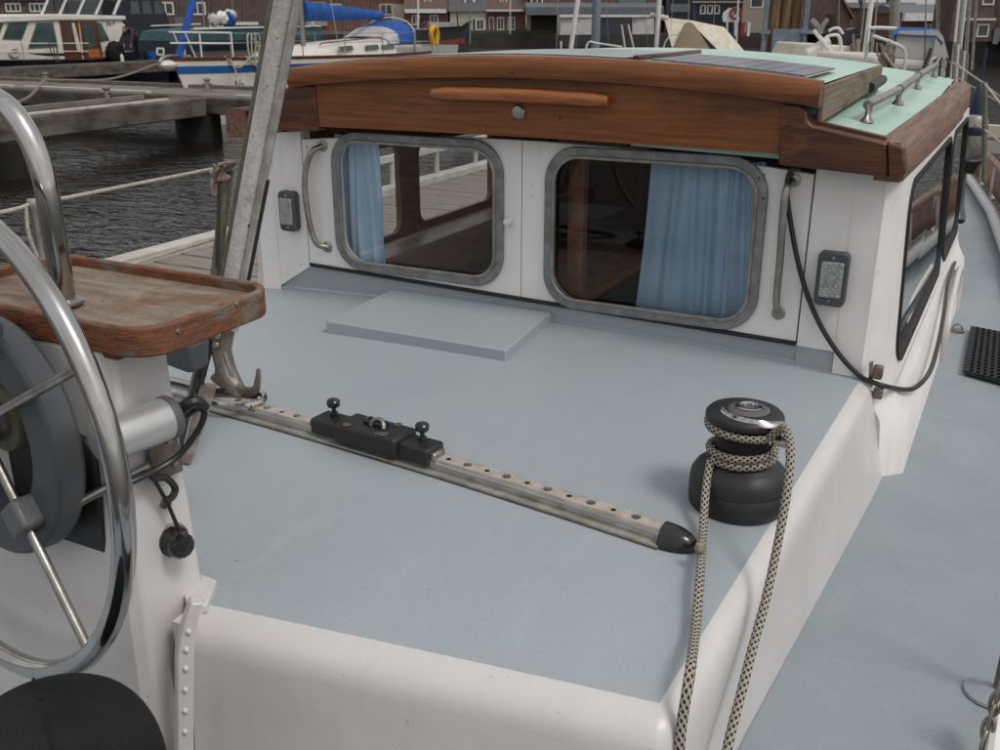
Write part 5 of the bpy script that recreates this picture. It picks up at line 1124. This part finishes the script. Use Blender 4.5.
rail([(-.032, -.002), (.030, -.002), (.030, .007), (-.032, .007)], 'base_plate', ALUT)
rail([(-.014, .007), (.022, .007), (.024, .018), (.022, .027), (-.014, .027), (-.016, .018)], 'rail', ALUT)
rail([(-.011, .0271), (.019, .0271), (.019, .0282), (-.011, .0282)], 'rail_top', TRACKC)
m = MB(); m.tube([tp_(i/24, -.016, .021) for i in range(25)], .004, 6); m.build('rail_lip', STEEL, TR)
# end cap
m = MB(); rows = []
for i in range(9):
    t = i/8; w = .034*math.sqrt(max(1-(t*.98)**2, .002)); h = .036*math.sqrt(max(1-(t*.96)**2.4, .01))
    c = tp_(1, .0, 0)+tdir*(.064*t-.004); rows.append([c+tn*(w*math.cos(a)+.003)+V((0, 0, h*math.sin(a))) for a in [PI*k/10 for k in range(11)]])
m.grid(rows); m.f.append(tuple(range(11))); m.build('end_cap', BLACK, TR, smooth=60, label='glossy black plastic end cap')
# car
def ob(name, s, off, h, hl, hw_, hh, m, parent, bev=.004, **k):
    c = tp_(s, off, h); q = MB(); q.obox(c, tdir*hl, tn*hw_, (0, 0, hh)); return q.build(name, m, parent, bevel=bev, **k)
def s_at(u, v): p = P(u, v, z=.04); return (p-t0).dot(tdir)/(t1-t0).length
sc0 = s_at(369, 436)
for k in range(29):
    s = .04+k*.0328
    if sc0-.13 < s < sc0+.13 or s < .16: continue
    p = tp_(s, .004, .0283)
    if k % 2:
        m = MB(); m.lathe([(.0055, 0), (.0055, .0003), (.001, .0004)], p, 10); m.build('stop_hole', BLACK, TR)
    else:
        m = MB(); m.lathe([(.0085, 0), (.0085, .0015), (.005, .0008), (.001, .0006)], p, 12); m.build('track_screw', STEELD, TR)
CAR = ob('traveller_car', sc0, .002, .036, .082, .040, .021, BLACKM, TR, .008, label='black sheet traveller car')
for ds, do in ((-.05, -.028), (-.033, .027), (.046, -.026), (.040, .030)):
    c = tp_(sc0, 0, .054)+tdir*ds+tn*do; m = MB(); m.lathe([(.0085, 0), (.0085, .0018), (.0045, .0022), (.0042, .0005)], c+V((0, 0, .0035)), 14); m.build('rivet', BRONZE, CAR)
c = tp_(sc0, 0, .060)+tdir*.012+tn*.0; m = MB(); m.tube([c+tdir*(.017*math.cos(a))+tn*(-.004+.008*math.sin(a))+V((0, 0, .016*math.sin(a)-.002)) for a in [PI*k/10 for k in range(11)]], .0045, 8); m.build('shackle_eye', STEELD, CAR)
ob('eye_base', sc0, .008, .061, .026, .012, .006, BLACK, CAR, .003)
c = tp_(sc0, -.022, .0576)+tdir*.038; m = MB(); m.obox(c, tdir*.011+tn*.008, tn*.0035-tdir*.003, (0, 0, .0006)); m.build('maker_plate', STEELD, CAR)
for nm, sg in (('stop', -1), ('stop', 1)):
    s = sc0+sg*.116/(t1-t0).length; st_ = ob(nm, s, .003, .031, .040, .030, .018, BLACKM, TR, .006, label='black sliding stop with plunger knob')
    c = tp_(s, .010, .048)+tdir*(.002*sg); m = MB(); m.lathe([(.010, 0), (.009, .010), (.005, .012), (.005, .022), (.013, .024), (.0145, .029), (.0145, .036), (.012, .039), (.007, .037), (.001, .036)], c, 16); m.build('plunger_knob', BLACK, st_)
    c = tp_(s, .003, .030)+tdir*.043*sg; m = MB(); m.obox(c, tdir*.008, tn*.020, (0, 0, .010)); m.build('stop_toe', BLACKM if sg < 0 else STEELD, st_, bevel=.005)

# winch
wx, wy = -.342, 1.672; wz = zt(wx); WS = 1.06; WC = (wx, wy, wz)
WN = thing('winch', 'black self tailing sheet winch with chrome feeder on the coach roof', 'winch', WC)
m = MB(); m.lathe([(.083, 0), (.086, .004), (.0875, .02), (.087, .042), (.0865, .0425), (.0865, .0450), (.087, .0455), (.085, .062), (.078, .074), (.066, .083), (.058, .0875), (.054, .092)], WC, 40); m.scale_about(WC, WS).build('drum_base', BLACKM, WN, smooth=50)
m = MB(); m.lathe([(.056, .088), (.051, .096), (.047, .110), (.046, .124), (.048, .136), (.055, .144), (.060, .147)], WC, 36); m.scale_about(WC, WS).build('drum', BLACKM, WN, smooth=50)
m = MB(); m.lathe([(.058, .146), (.066, .148), (.068, .151), (.066, .154), (.050, .158)], WC, 36); m.scale_about(WC, WS).build('lower_jaw', BLACK, WN, smooth=50)
m = MB(); m.lathe([(.050, .157), (.052, .160), (.066, .165), (.068, .169), (.067, .176), (.062, .181), (.04, .184)], WC, 36); m.scale_about(WC, WS).build('upper_jaw', BLACKM, WN, smooth=50)
m = MB(); m.lathe([(.036, .180), (.036, .185), (.031, .188), (.026, .189)], (wx+.006, wy, wz), 32); m.scale_about(WC, WS).build('top_cap', GREYC, WN)
m = MB(); m.lathe([(.024, .188), (.024, .1915), (.020, .1925), (.017, .1925), (.0155, .190), (.0155, .178)], (wx+.006, wy, wz), 24); m.scale_about(WC, WS).build('socket_ring', STEEL, WN)
m = MB(); m.lathe([(.0150, .1815), (.001, .1815)], (wx+.006, wy, wz), 16); 
for k in range(8): a = 2*PI*k/8; m.box((wx+.006+.0125*math.cos(a)-.0022, wy+.0125*math.sin(a)-.0022, wz+.179), (wx+.006+.0125*math.cos(a)+.0022, wy+.0125*math.sin(a)+.0022, wz+.189))
m.scale_about(WC, WS).build('handle_socket', BLACK, WN)
rows = []
for k in range(31):                     # chrome stripper arm sweeping over the jaw
    a = math.radians(215+k*(132/30)); t = k/30; r0 = .040+.020*t; r1 = .046+.034*t**1.5; z = .1905-.012*t**1.5
    rows.append([V((wx+r*math.cos(a), wy+r*math.sin(a), wz+zz)) for r, zz in ((r0, z+.001), ((r0*2+r1)/3, z+.003), (r1-.004, z-.001), (r1, z-.007), (r1-.004, z-.011), (r0, z-.004))])
m = MB(); m.grid(rows, True); m.f += [tuple(range(6)), tuple(range(180, 186))]; m.scale_about(WC, WS).build('rope_feeder', STEEL, WN, smooth=60, label='chrome rope feeder arm')
m = MB(); m.obox((wx+.072, wy-.028, wz+.148), (.014, -.006, 0), (.004, .010, 0), (0, 0, .006)); m.scale_about(WC, WS).build('feeder_foot', STEEL, WN, bevel=.003)

RR = .0076
SH = thing('sheet_rope', 'black flecked beige braided sheet wound on the winch with both ends over the coaming', 'rope', (wx, wy, wz+.1))
pts_ = [V((p[0], p[1], p[2])) for p in [tuple(P(676, 775, y=1.02)), tuple(P(682, 722, y=1.035)), tuple(P(690, 672, y=1.075))]]
pts_ += [P(696, 624, z=.000), P(700, 575, z=.010), P(703, 530, y=1.50), P(706, 490, y=1.58), P(711, 458, y=1.625)]
pts_ = spline(pts_, 9)
a0 = math.atan2(pts_[-1].y-wy, pts_[-1].x-wx)
coil = []; nturn = 1.30; N = 56
for k in range(N):
    t = k/(N-1); a = a0+.25+t*nturn*2*PI; coil.append(V((wx+.0600*math.cos(a), wy+.0600*math.sin(a), wz+.1010+.0152*nturn*t)))
aa = a0+.25+nturn*2*PI
rise = []
for k in range(1, 19): t = k/18; a = aa+t*2.7; w_ = t*t*(3-2*t); rise.append(V((wx+(.060+.006*t)*math.cos(a), wy+(.060+.006*t)*math.sin(a), wz+.1208+.0495*w_)))
aa += 2.7
a_end = math.radians(-38)
while a_end < aa+.6: a_end += 2*PI
jaw = []
for k in range(1, 32): t = k/31; a = aa+(a_end-aa)*t; jaw.append(V((wx+.066*math.cos(a), wy+.066*math.sin(a), wz+.1705-.010*t)))
out = spline([jaw[-1], P(783, 428, y=wy-.055), P(789, 440, y=wy-.09), P(790, 462, y=1.54), P(785, 505, y=1.48), P(774, 562, y=1.41), P(765, 603, y=1.345), P(754, 643, y=1.275), P(742, 690, y=1.20), P(728, 745, y=1.13), P(720, 790, y=1.08)], 8)[1:]
full = pts_+coil+rise+jaw+out
sm = [full[0]]+[(full[i-1]+full[i]*2+full[i+1])/4 for i in range(1, len(full)-1)]+[full[-1]]
m = MB(); m.tube(sm, [RR*random.uniform(.955, 1.045) for _ in sm], 10, uvlen=.0125); m.build('rope', BRAID, SH, smooth=180)
m = MB(); k_ = P(700, 548, z=.022); m.ball(k_, (.010, .012, .012), 8); m.build('rope_splice', ROPEG, SH)

# ------------------------------------------------------------------ raked pole and its foot
PO_ = thing('raked_pole', 'pitted aluminium pole leaning over the track with side groove and conduit', 'pole', P(230, 385, y=1.6))
b0, b1 = P(221, 348, y=1.6), P(297, -60, y=1.6); pdv = (b1-b0).normalized()
side = pdv.cross(V((0, 1, 0))).normalized()
if side.x < 0: side = -side
def along(n=14): return [b0+(b1-b0)*i/n for i in range(n+1)]
m = MB(); m.tube(along(), .0225, 20); m.build('tube', ALUP, PO_, smooth=60)
m = MB(); m.tube([p+side*.0300-V((0, .003, 0)) for p in along()[1:]], .0092, 12); m.build('conduit', ALUT, PO_, smooth=60)
m = MB(); m.bar(b0+pdv*.10-side*.0275-V((0, .005, 0)), b1-side*.0275-V((0, .005, 0)), .009, .013); m.build('groove_rail', STON, PO_, bevel=.003)
m = MB(); m.tube(spline([b0+side*.038+pdv*t for t in (.16, .22, .3, .36, .44)], 4), .006, 6); m.build('cable', CABLE, PO_)
FT = V(P(229, 384, y=1.595)); FT.z = zt(FT.x)+.028
rows = []
for t, hwx, hwy, dx in ((0, .0245, .0245, 0), (.25, .0255, .024, 0), (.5, .028, .024, .002), (.75, .042, .021, .006), (1.0, .070, .018, .010)):
    c = b0.lerp(FT+V((0, 0, .006)), t)+V((dx, 0, 0)); rows.append([c+side*(hwx*math.cos(a))+V((0, hwy*math.sin(a), 0)) for a in [2*PI*k/16 for k in range(16)]])
rows.insert(0, [p+pdv*.07 for p in rows[0]])
m = MB(); m.grid(rows, True); m.f += [tuple(range(16)), tuple(range(80, 96))]; m.build('cast_foot', BRONZE, PO_, smooth=60, label='stained cast foot fitting')
for t in (.25, .75):
    p = b0+pdv*(.05*t+.005)+V((.004, -.0245, 0)); m = MB(); m.lathe([(.008, 0), (.007, .003), (.001, .004)], p, 10, axis=(0, -1, 0)); m.build('bolt', STEELD, PO_)
hk = [FT+V((.03, -.005, .012)), FT+V((.062, -.006, .012)), FT+V((.085, -.006, .022)), FT+V((.094, -.004, .05)), FT+V((.098, -.003, .075))]
m = MB(); m.tube(spline(hk, 5), [.016-.0005*k for k in range(21)], 8, flat=.6); m.build('hook', BRONZE, PO_)
m = MB(); m.tube([P(224, 352, y=1.59), P(237, 392, y=1.59)], .0055, 8); m.build('thin_stay', STEELD, PO_)
# chrome bow plate around the foot
pl_ = [P(u, v, z=.035) for u, v in ((158, 387), (180, 392), (205, 401), (240, 405), (262, 401), (262, 394), (240, 391), (208, 388), (180, 381), (160, 378))]
m = MB(); m.tube(spline(pl_[:5]+pl_[5:], 4, True), .0075, 8, closed=True); m.build('chrome_bow', STEEL, PO_)
m = MB(); m.prism([P(u, v, z=.022) for u, v in ((160, 386), (205, 398), (258, 402), (258, 396), (205, 388), (160, 381))], (0, 0, .006)); m.build('foot_plate', STEELD, PO_, bevel=.002)
m = MB(); s_a, s_b = P(209, 385, y=1.56), P(186, 462, z=.004); d_ = (s_b-s_a)
m.grid([[s_a.lerp(s_b, t)+V((w*math.cos(a), w*.5*math.sin(a), 0)) for a in [2*PI*k/8 for k in range(8)]] for t, w in ((0, .024), (.3, .022), (.7, .017), (1, .013))], True); m.f += [tuple(range(8)), tuple(range(24, 32))]; m.build('lower_strut', BRONZE, PO_, smooth=60)
m = MB(); m.tube([s_a+V((-.026, -.01, .03)), s_b+V((-.02, -.008, 0)), s_b+V((-.018, -.02, -.0))], .008, 6); m.build('strut_cable', CABLE, PO_)
m = MB(); m.tube([b0+pdv*.02-side*.026-V((0, .012, 0)), P(196, 392, y=1.55)], .013, 8); m.build('taped_cable', CABLE, PO_)
# black box behind the tray
bx = P(184, 350, y=1.42); m = MB(); m.obox(bx, (.045, 0, -.006), (0, .03, 0), (0.006, 0, .035)); tag(m.build('dark_case', GREYP, bevel=.010), 'small dark grey case between the tray and the raked pole', 'case')

# ------------------------------------------------------------------ steering pedestal
PD = thing('steering_pedestal', 'white steering pedestal carrying the wooden tray', 'pedestal', (XM, .92, -.58))
xr, xl_ = -1.030, -1.400
m = MB()
def sec(z, e, f=0): return [V((xr+e, .962+.0, z)), V((xr+e, .868-f, z)), V((xr+e-.02, .855-f, z)), V((xl_-e, .855-f, z)), V((xl_-e, .97, z))]
m.grid([sec(.425, -.006), sec(.2, .0, .010), sec(.0, .010, .026), sec(-.2, .018, .035), sec(-.58, .022, .06)], True); m.f += [tuple(range(5)), tuple(range(20, 25))]
m.build('column', WHITE, PD, bevel=.006, smooth=30)
# black recess behind the ring
m = MB(); m.prism([(x, .838, z) for x, z in rr(-1.17, .19, .19, .21, .03, 4)], (0, .03, 0)); m.build('black_panel', BLACKM, PD, bevel=.006)
m = MB(); m.prism([(-1.34, .84, .02), (-1.05, .84, .02), (-1.03, .82, -.58), (-1.32, .80, -.58)], (0, .03, 0)); m.build('skirt_panel', WHITE, PD)
# rusty bracket and grommet lamp on the right face
m = MB(); m.prism([P(u, v, x=xr+.006) for u, v in ((146, 446), (172, 432), (177, 452), (179, 470), (152, 481), (147, 470))], (.010, 0, 0)); bk = m.build('rusty_bracket', BRONZE, PD, bevel=.003, label='rust stained bracket under the motor')
for (u, v) in ((175, 463), (153, 472), (168, 440)): m = MB(); m.lathe([(.006, 0), (.005, .004), (.001, .005)], P(u, v, x=xr+.017), 10, axis=(1, -.3, 0)); m.build('bolt', STEELD, bk)
gc = P(174, 541, x=xr+.012); m = MB(); m.lathe([(.024, -.012), (.024, .0), (.019, .006), (.017, .014), (.020, .018), (.020, .028), (.016, .034), (.001, .036)], gc, 12, axis=(1, -.35, .1)); m.build('black_socket', BLACK, PD, label='black gasket socket on the pedestal')
m = MB(); m.lathe([(.027, -.012), (.027, -.005), (.024, -.002)], gc, 16, axis=(1, -.35, .1)); m.build('socket_ring', BRONZE, PD)
m = MB(); m.lathe([(.010, 0), (.008, .003), (.001, .004)], P(166, 503, x=xr+.010), 10, axis=(1, -.3, 0)); m.build('rust_spot_bolt', BRONZE, PD)
# tray
TY = thing('wooden_tray', 'worn wooden tray with raised rim on top of the steering pedestal', 'tray', (XM, .98, .425))
tx0, tx1, ty0, ty1 = -1.445, -.955, .852, 1.125; tz0 = .437
def tl(w, r): return [(V((a, b_, 0))) for a, b_ in rr((tx0+tx1)/2, (ty0+ty1)/2, tx1-tx0-w, ty1-ty0-w, r, 6)]
def at_(p, z): return V((p.x, p.y, z))
m = MB(); m.prism([(a, b_, tz0) for a, b_ in rr((tx0+tx1)/2, (ty0+ty1)/2, tx1-tx0-.018, ty1-ty0-.018, .048, 6)], (0, 0, .014)); m.build('board', TRAYW, TY, bevel=.001)
m = MB(); m.holed([at_(p, tz0-.012) for p in tl(0, .055)], [at_(p, tz0-.012) for p in tl(.024, .044)], (0, 0, .043)); m.build('rim', TRAYE, TY, bevel=.004)
for (u, v) in ((178, 331), (237, 304)): m = MB(); m.ball(P(u, v, x=tx1+.001), (.003, .004, .004), 8); m.build('rim_screw', STEELD, TY)
m = MB(); m.box((xl_-.01, .86, tz0-.022), (xr+.01, 1.07, tz0-.003)); m.build('underframe', TRAYE, TY, bevel=.003)
# chrome guard
GD = thing('chrome_guard', 'thick polished chrome guard tube rising from the tray', 'guard tube', (-1.2, .93, tz0+.02))
gp = [P(67, 318, y=.93), P(60, 270, y=.925), P(51, 215, y=.92), P(44, 178, y=.92), P(30, 140, y=.92), P(8, 108, y=.92), P(-20, 92, y=.92), V((-1.335, .92, .762)), V((-1.385, .92, .735)), V((-1.412, .922, .68)), V((-1.418, .925, .58)), V((-1.418, .93, .452))]
m = MB(); m.lathe([(.030, 0), (.030, .004), (.024, .010)], (-1.418, .93, tz0+.016), 18); m.build('base_flange', STEELD, GD)
m = MB(); m.tube(spline(gp, 7), .0165, 18); m.build('tube', STEEL, GD, smooth=180)
m = MB(); m.lathe([(.028, 0), (.028, .004), (.019, .010)], (gp[0].x, gp[0].y, tz0+.019), 18); m.build('base_flange', STEELD, GD)
# wheel pilot ring behind the wheel
wc = V((-1.23667, .76939, .28537)); k__, al = -.05348, .12511
wn_ = V((math.sin(al)*math.cos(k__), math.cos(al)*math.cos(k__), math.sin(k__))); e1 = wn_.cross(V((0, 0, 1))).normalized(); e2 = e1.cross(wn_)
def wp(r, a, off=0): return wc+e1*(r*math.cos(a))+e2*(r*math.sin(a))+wn_*off
SW = thing('helm_wheel', 'polished steel steering wheel with five spokes', 'steering wheel', wc)
m = MB(); m.tube([wp(.3475, 2*PI*k/72) for k in range(72)], .0152, 14, closed=True); m.build('rim', STEEL, SW, smooth=180)
def img_ang(u, v):
    p = P(u, v, y=.77); d = p-wc; return math.atan2(d.dot(e2), d.dot(e1))
angs = [img_ang(75, 378), img_ang(105, 620)]
sp_all = [angs[0], angs[1]]+[angs[0]+2*PI/5*k for k in (1, 2, 3)]
wc2 = P(-22, 424, y=.782)
for a in sp_all:
    m = MB(); m.tube([wc2, wp(.338, a, .0)], .0068, 10); m.build('spoke', STEELD, SW, smooth=60)
m = MB(); m.lathe([(.0, -.03), (.02, -.028), (.030, -.018), (.033, .0), (.033, .05), (.02, .055)], wc2, 24, axis=wn_); m.build('hub', STEELD, SW)
WPT = thing('wheel_pilot', 'dark grey autopilot drive ring behind the steering wheel', 'autopilot drive', wc+wn_*.05)
ro, ri = .178, .112
m = MB(); n_ = 56
o = [wp(ro, 2*PI*k/n_, .020) for k in range(n_)]; i_ = [wp(ri, 2*PI*k/n_, .020) for k in range(n_)]
m.holed(o, i_, wn_*.045); m.build('ring', GREYP, WPT, bevel=.008, smooth=50)
m = MB(); m.lathe([(.050, .03), (.053, .035), (.053, .060), (.04, .075)], wc2, 28, axis=wn_); m.build('hub_boss', STON, WPT)
for a in (sp_all[1], sp_all[1]+2*PI/3, sp_all[1]+4*PI/3):
    rim_ = wp(.338, a, 0); da = (rim_-wc2).normalized(); c = wc2+da*.150+wn_*.004; db = wn_.cross(da)
    m = MB(); m.obox(c, da*.024, db*.024, wn_*.022); cl = m.build('spoke_clamp', GREYC, WPT, bevel=.007)
    m = MB(); m.lathe([(.006, 0), (.006, .001), (.004, .0012), (.004, -.004)], c+db*.006-wn_*.0202, 12, axis=-wn_); m.build('clamp_screw', STEELD, cl)
# silver motor and its lead
m0, m1 = P(98, 444, y=.80), P(172, 416, x=-.990); md = (m1-m0).normalized(); ml = (m1-m0).length
m = MB(); m.lathe([(.026, 0), (.031, .004), (.031, ml-.010), (.029, ml-.003), (.022, ml)], m0, 28, axis=md); m.build('motor', SILVER, WPT, smooth=40, label='silver motor barrel')
m = MB(); m.lathe([(.0325, ml-.012), (.0325, ml-.004), (.030, ml+.001), (.012, ml+.003)], m0, 24, axis=md); m.build('motor_cap', GREYC, WPT)
m = MB(); m.lathe([(.012, .0), (.0125, .02), (.010, .04)], m1, 14, axis=md+V((0, 0, .05))); m.build('cable_gland', BLACKM, WPT)
lead = [m1+md*.005]+[P(u, v, x=xx) for u, v, xx in ((192, 402, -.965), (203, 407, -.96), (203, 420, -.962), (193, 438, -.975), (178, 456, -.99), (160, 468, -1.000), (140, 478, -1.005), (128, 484, -1.01), (126, 492, -1.01), (118, 490, -1.03))]
m = MB(); m.tube(spline(lead, 6), [.0090]*14+[.0048]*(10*6+1-14), 8); m.build('lead', CABLE, WPT)
m = MB(); m.tube(spline([P(u, v, x=-1.005) for u, v in ((150, 470), (154, 478), (166, 478), (175, 488), (172, 497), (165, 500))], 6), .0055, 8); m.build('lead', CABLE, WPT)
m = MB(); m.tube([P(152, 476, x=-1.005), P(167, 502, x=-1.008), P(179, 530, x=-1.006)], .0030, 6); m.build('cord', CABLE, WPT)
m = MB(); m.tube([P(76, 504, y=.80), P(150, 465, x=-1.005)], .0068, 10); m.build('pin_rod', STEELD, WPT)
# riveted flange at the pedestal foot
FL = thing('riveted_flange', 'white painted riveted flange between the pedestal and the coaming', 'flange', (-1.0, .86, -.1))
fpl = (P(193, 690, y=.840), V((.80, -.60, 0)))
fl = [P(u, v, pl=fpl) for u, v in ((205, 603), (199, 617), (195, 640), (194, 690), (194, 830), (177, 830), (177, 660), (180, 640), (186, 620), (192, 604))]
m = MB(); m.prism(fl, (-.02, .015, 0)); m.build('strip', WHITE, FL, bevel=.003)
ear = [P(u, v, z=.012) for u, v in ((196, 572), (217, 579), (207, 604), (190, 609), (182, 590))]
m = MB(); m.prism(ear, (0, 0, -.016)); m.build('ear', WHITE, FL, bevel=.003)
for (u, v) in ((188.5, 632), (186, 650), (185.5, 669), (185, 690), (185, 711), (185, 732), (185, 753)):
    m = MB(); m.ball(P(u, v, pl=(fpl[0]+fpl[1]*.0005, fpl[1])), (.0045, .0040, .0050), 10); m.build('rivet', WHITE, FL)
m = MB(); m.prism([(-.996, .868, .002), (-.975, .868, .002), (-.975, .868, -.6), (-.996, .868, -.6)], (0, .06, 0)); m.build('backing', WHITE, FL)
# black domed cover in the cockpit
CV = thing('winch_cover', 'black domed canvas cover in the cockpit at the lower left', 'cover', (-.88, .60, -.58))
m = MB(); rows = []
for i in range(14):
    t = i/13; r = .128*math.sin(PI/2*t**.8); h = .125*(math.cos(PI/2*t)**.75 if t < 1 else 0)
    rows.append([V((-.893+(r+.004*math.sin(3*a+1)*t)*math.cos(a), .575+(r+.003*math.sin(4*a)*t)*math.sin(a), -.03+h+.003*math.sin(2*a+t*5)*t)) for a in [2*PI*k/36 for k in range(36)]])
rows.append([p+V((0, 0, -.25)) for p in rows[-1]])
m.grid(rows, True); m.build('dome', FABRICK, CV, smooth=80)
def dome(t, a):
    r = .128*math.sin(PI/2*t**.8)+.0012; h = .125*(math.cos(PI/2*t)**.75 if t < 1 else 0)+.0008
    return V((-.893+(r+.004*math.sin(3*a+1)*t)*math.cos(a), .575+(r+.003*math.sin(4*a)*t)*math.sin(a), -.03+h+.003*math.sin(2*a+t*5)*t))
for a in (-.55, 2.6):
    m = MB(); m.tube([dome(.04+.96*k/16, a) for k in range(17)], .0016, 5); m.build('seam', FABRICK, CV)
m = MB(); m.lathe([(.11, 0), (.11, .36)], (-.893, .575, -.58), 20); m.build('stand', WHITE, CV)

# ------------------------------------------------------------------ port side lifelines
LX = -2.62
LS = thing('mossy_post', 'mossy grey post with a knotted rope left of the raked pole', 'post', P(215, 275, x=LX))
a, c = P(213, 300, x=LX), P(229, 160, x=LX); m = MB(); m.bar(a, c, .034, .030, up=(0, 1, 0)); m.build('post', STON, LS, bevel=.004)
m = MB()
kc = P(221, 168, x=LX+.02)
for k in range(5): m.tube(spline([kc+V((random.uniform(-.02, .03), random.uniform(-.05, .05), random.uniform(-.05, .02))) for _ in range(5)], 5, True), .0075, 6, closed=True)
m.tube(spline([kc+V((0, -.03, -.01)), kc+V((.0, -.06, -.06)), kc+V((0, -.05, -.10)), kc+V((0, -.03, -.05))], 5), .008, 6); m.build('knot', ROPEG, LS)
m = MB(); m.tube(spline([kc+V((.01, -.03, -.05)), P(219, 205, x=LX+.02), P(218, 238, x=LX+.02), P(217, 268, x=LX+.02)], 5), .0085, 6); m.build('hanging_tail', ROPED, LS)
LP_ = thing('lifeline_stanchion', 'stainless lifeline stanchion between the guard tube and the water', 'stanchion', P(44, 275, x=LX))
a, c = P(48, 290, x=LX), P(33, 203, x=LX); m = MB(); m.tube([a+V((0, 0, -.3)), a, c], .0145, 10); m.build('post', STEELD, LP_)
m = MB(); m.lathe([(.018, -.02), (.020, 0), (.016, .012), (.001, .014)], c, 12); m.build('cap', STEELD, LP_)
m = MB(); m.tube(spline([P(26, 207, x=LX), P(29, 235, x=LX), P(40, 262, x=LX)], 4), .006, 6); m.build('lashing', ROPEP, LP_)
m = MB(); m.tube([P(-60, 226, x=LX), P(20, 208, x=LX), P(30, 204, x=LX), P(60, 199, x=LX), P(222, 167, x=LX)], .0062, 8); tag(m.build('lifeline', ROPEP), 'upper pale lifeline stretched over the water', 'lifeline')
m = MB(); m.tube([P(60, 288, x=LX), P(140, 262, x=LX), P(222, 237, x=LX)], .006, 6); tag(m.build('lifeline', ROPEP), 'lower thin lifeline ending at the mossy post', 'lifeline')
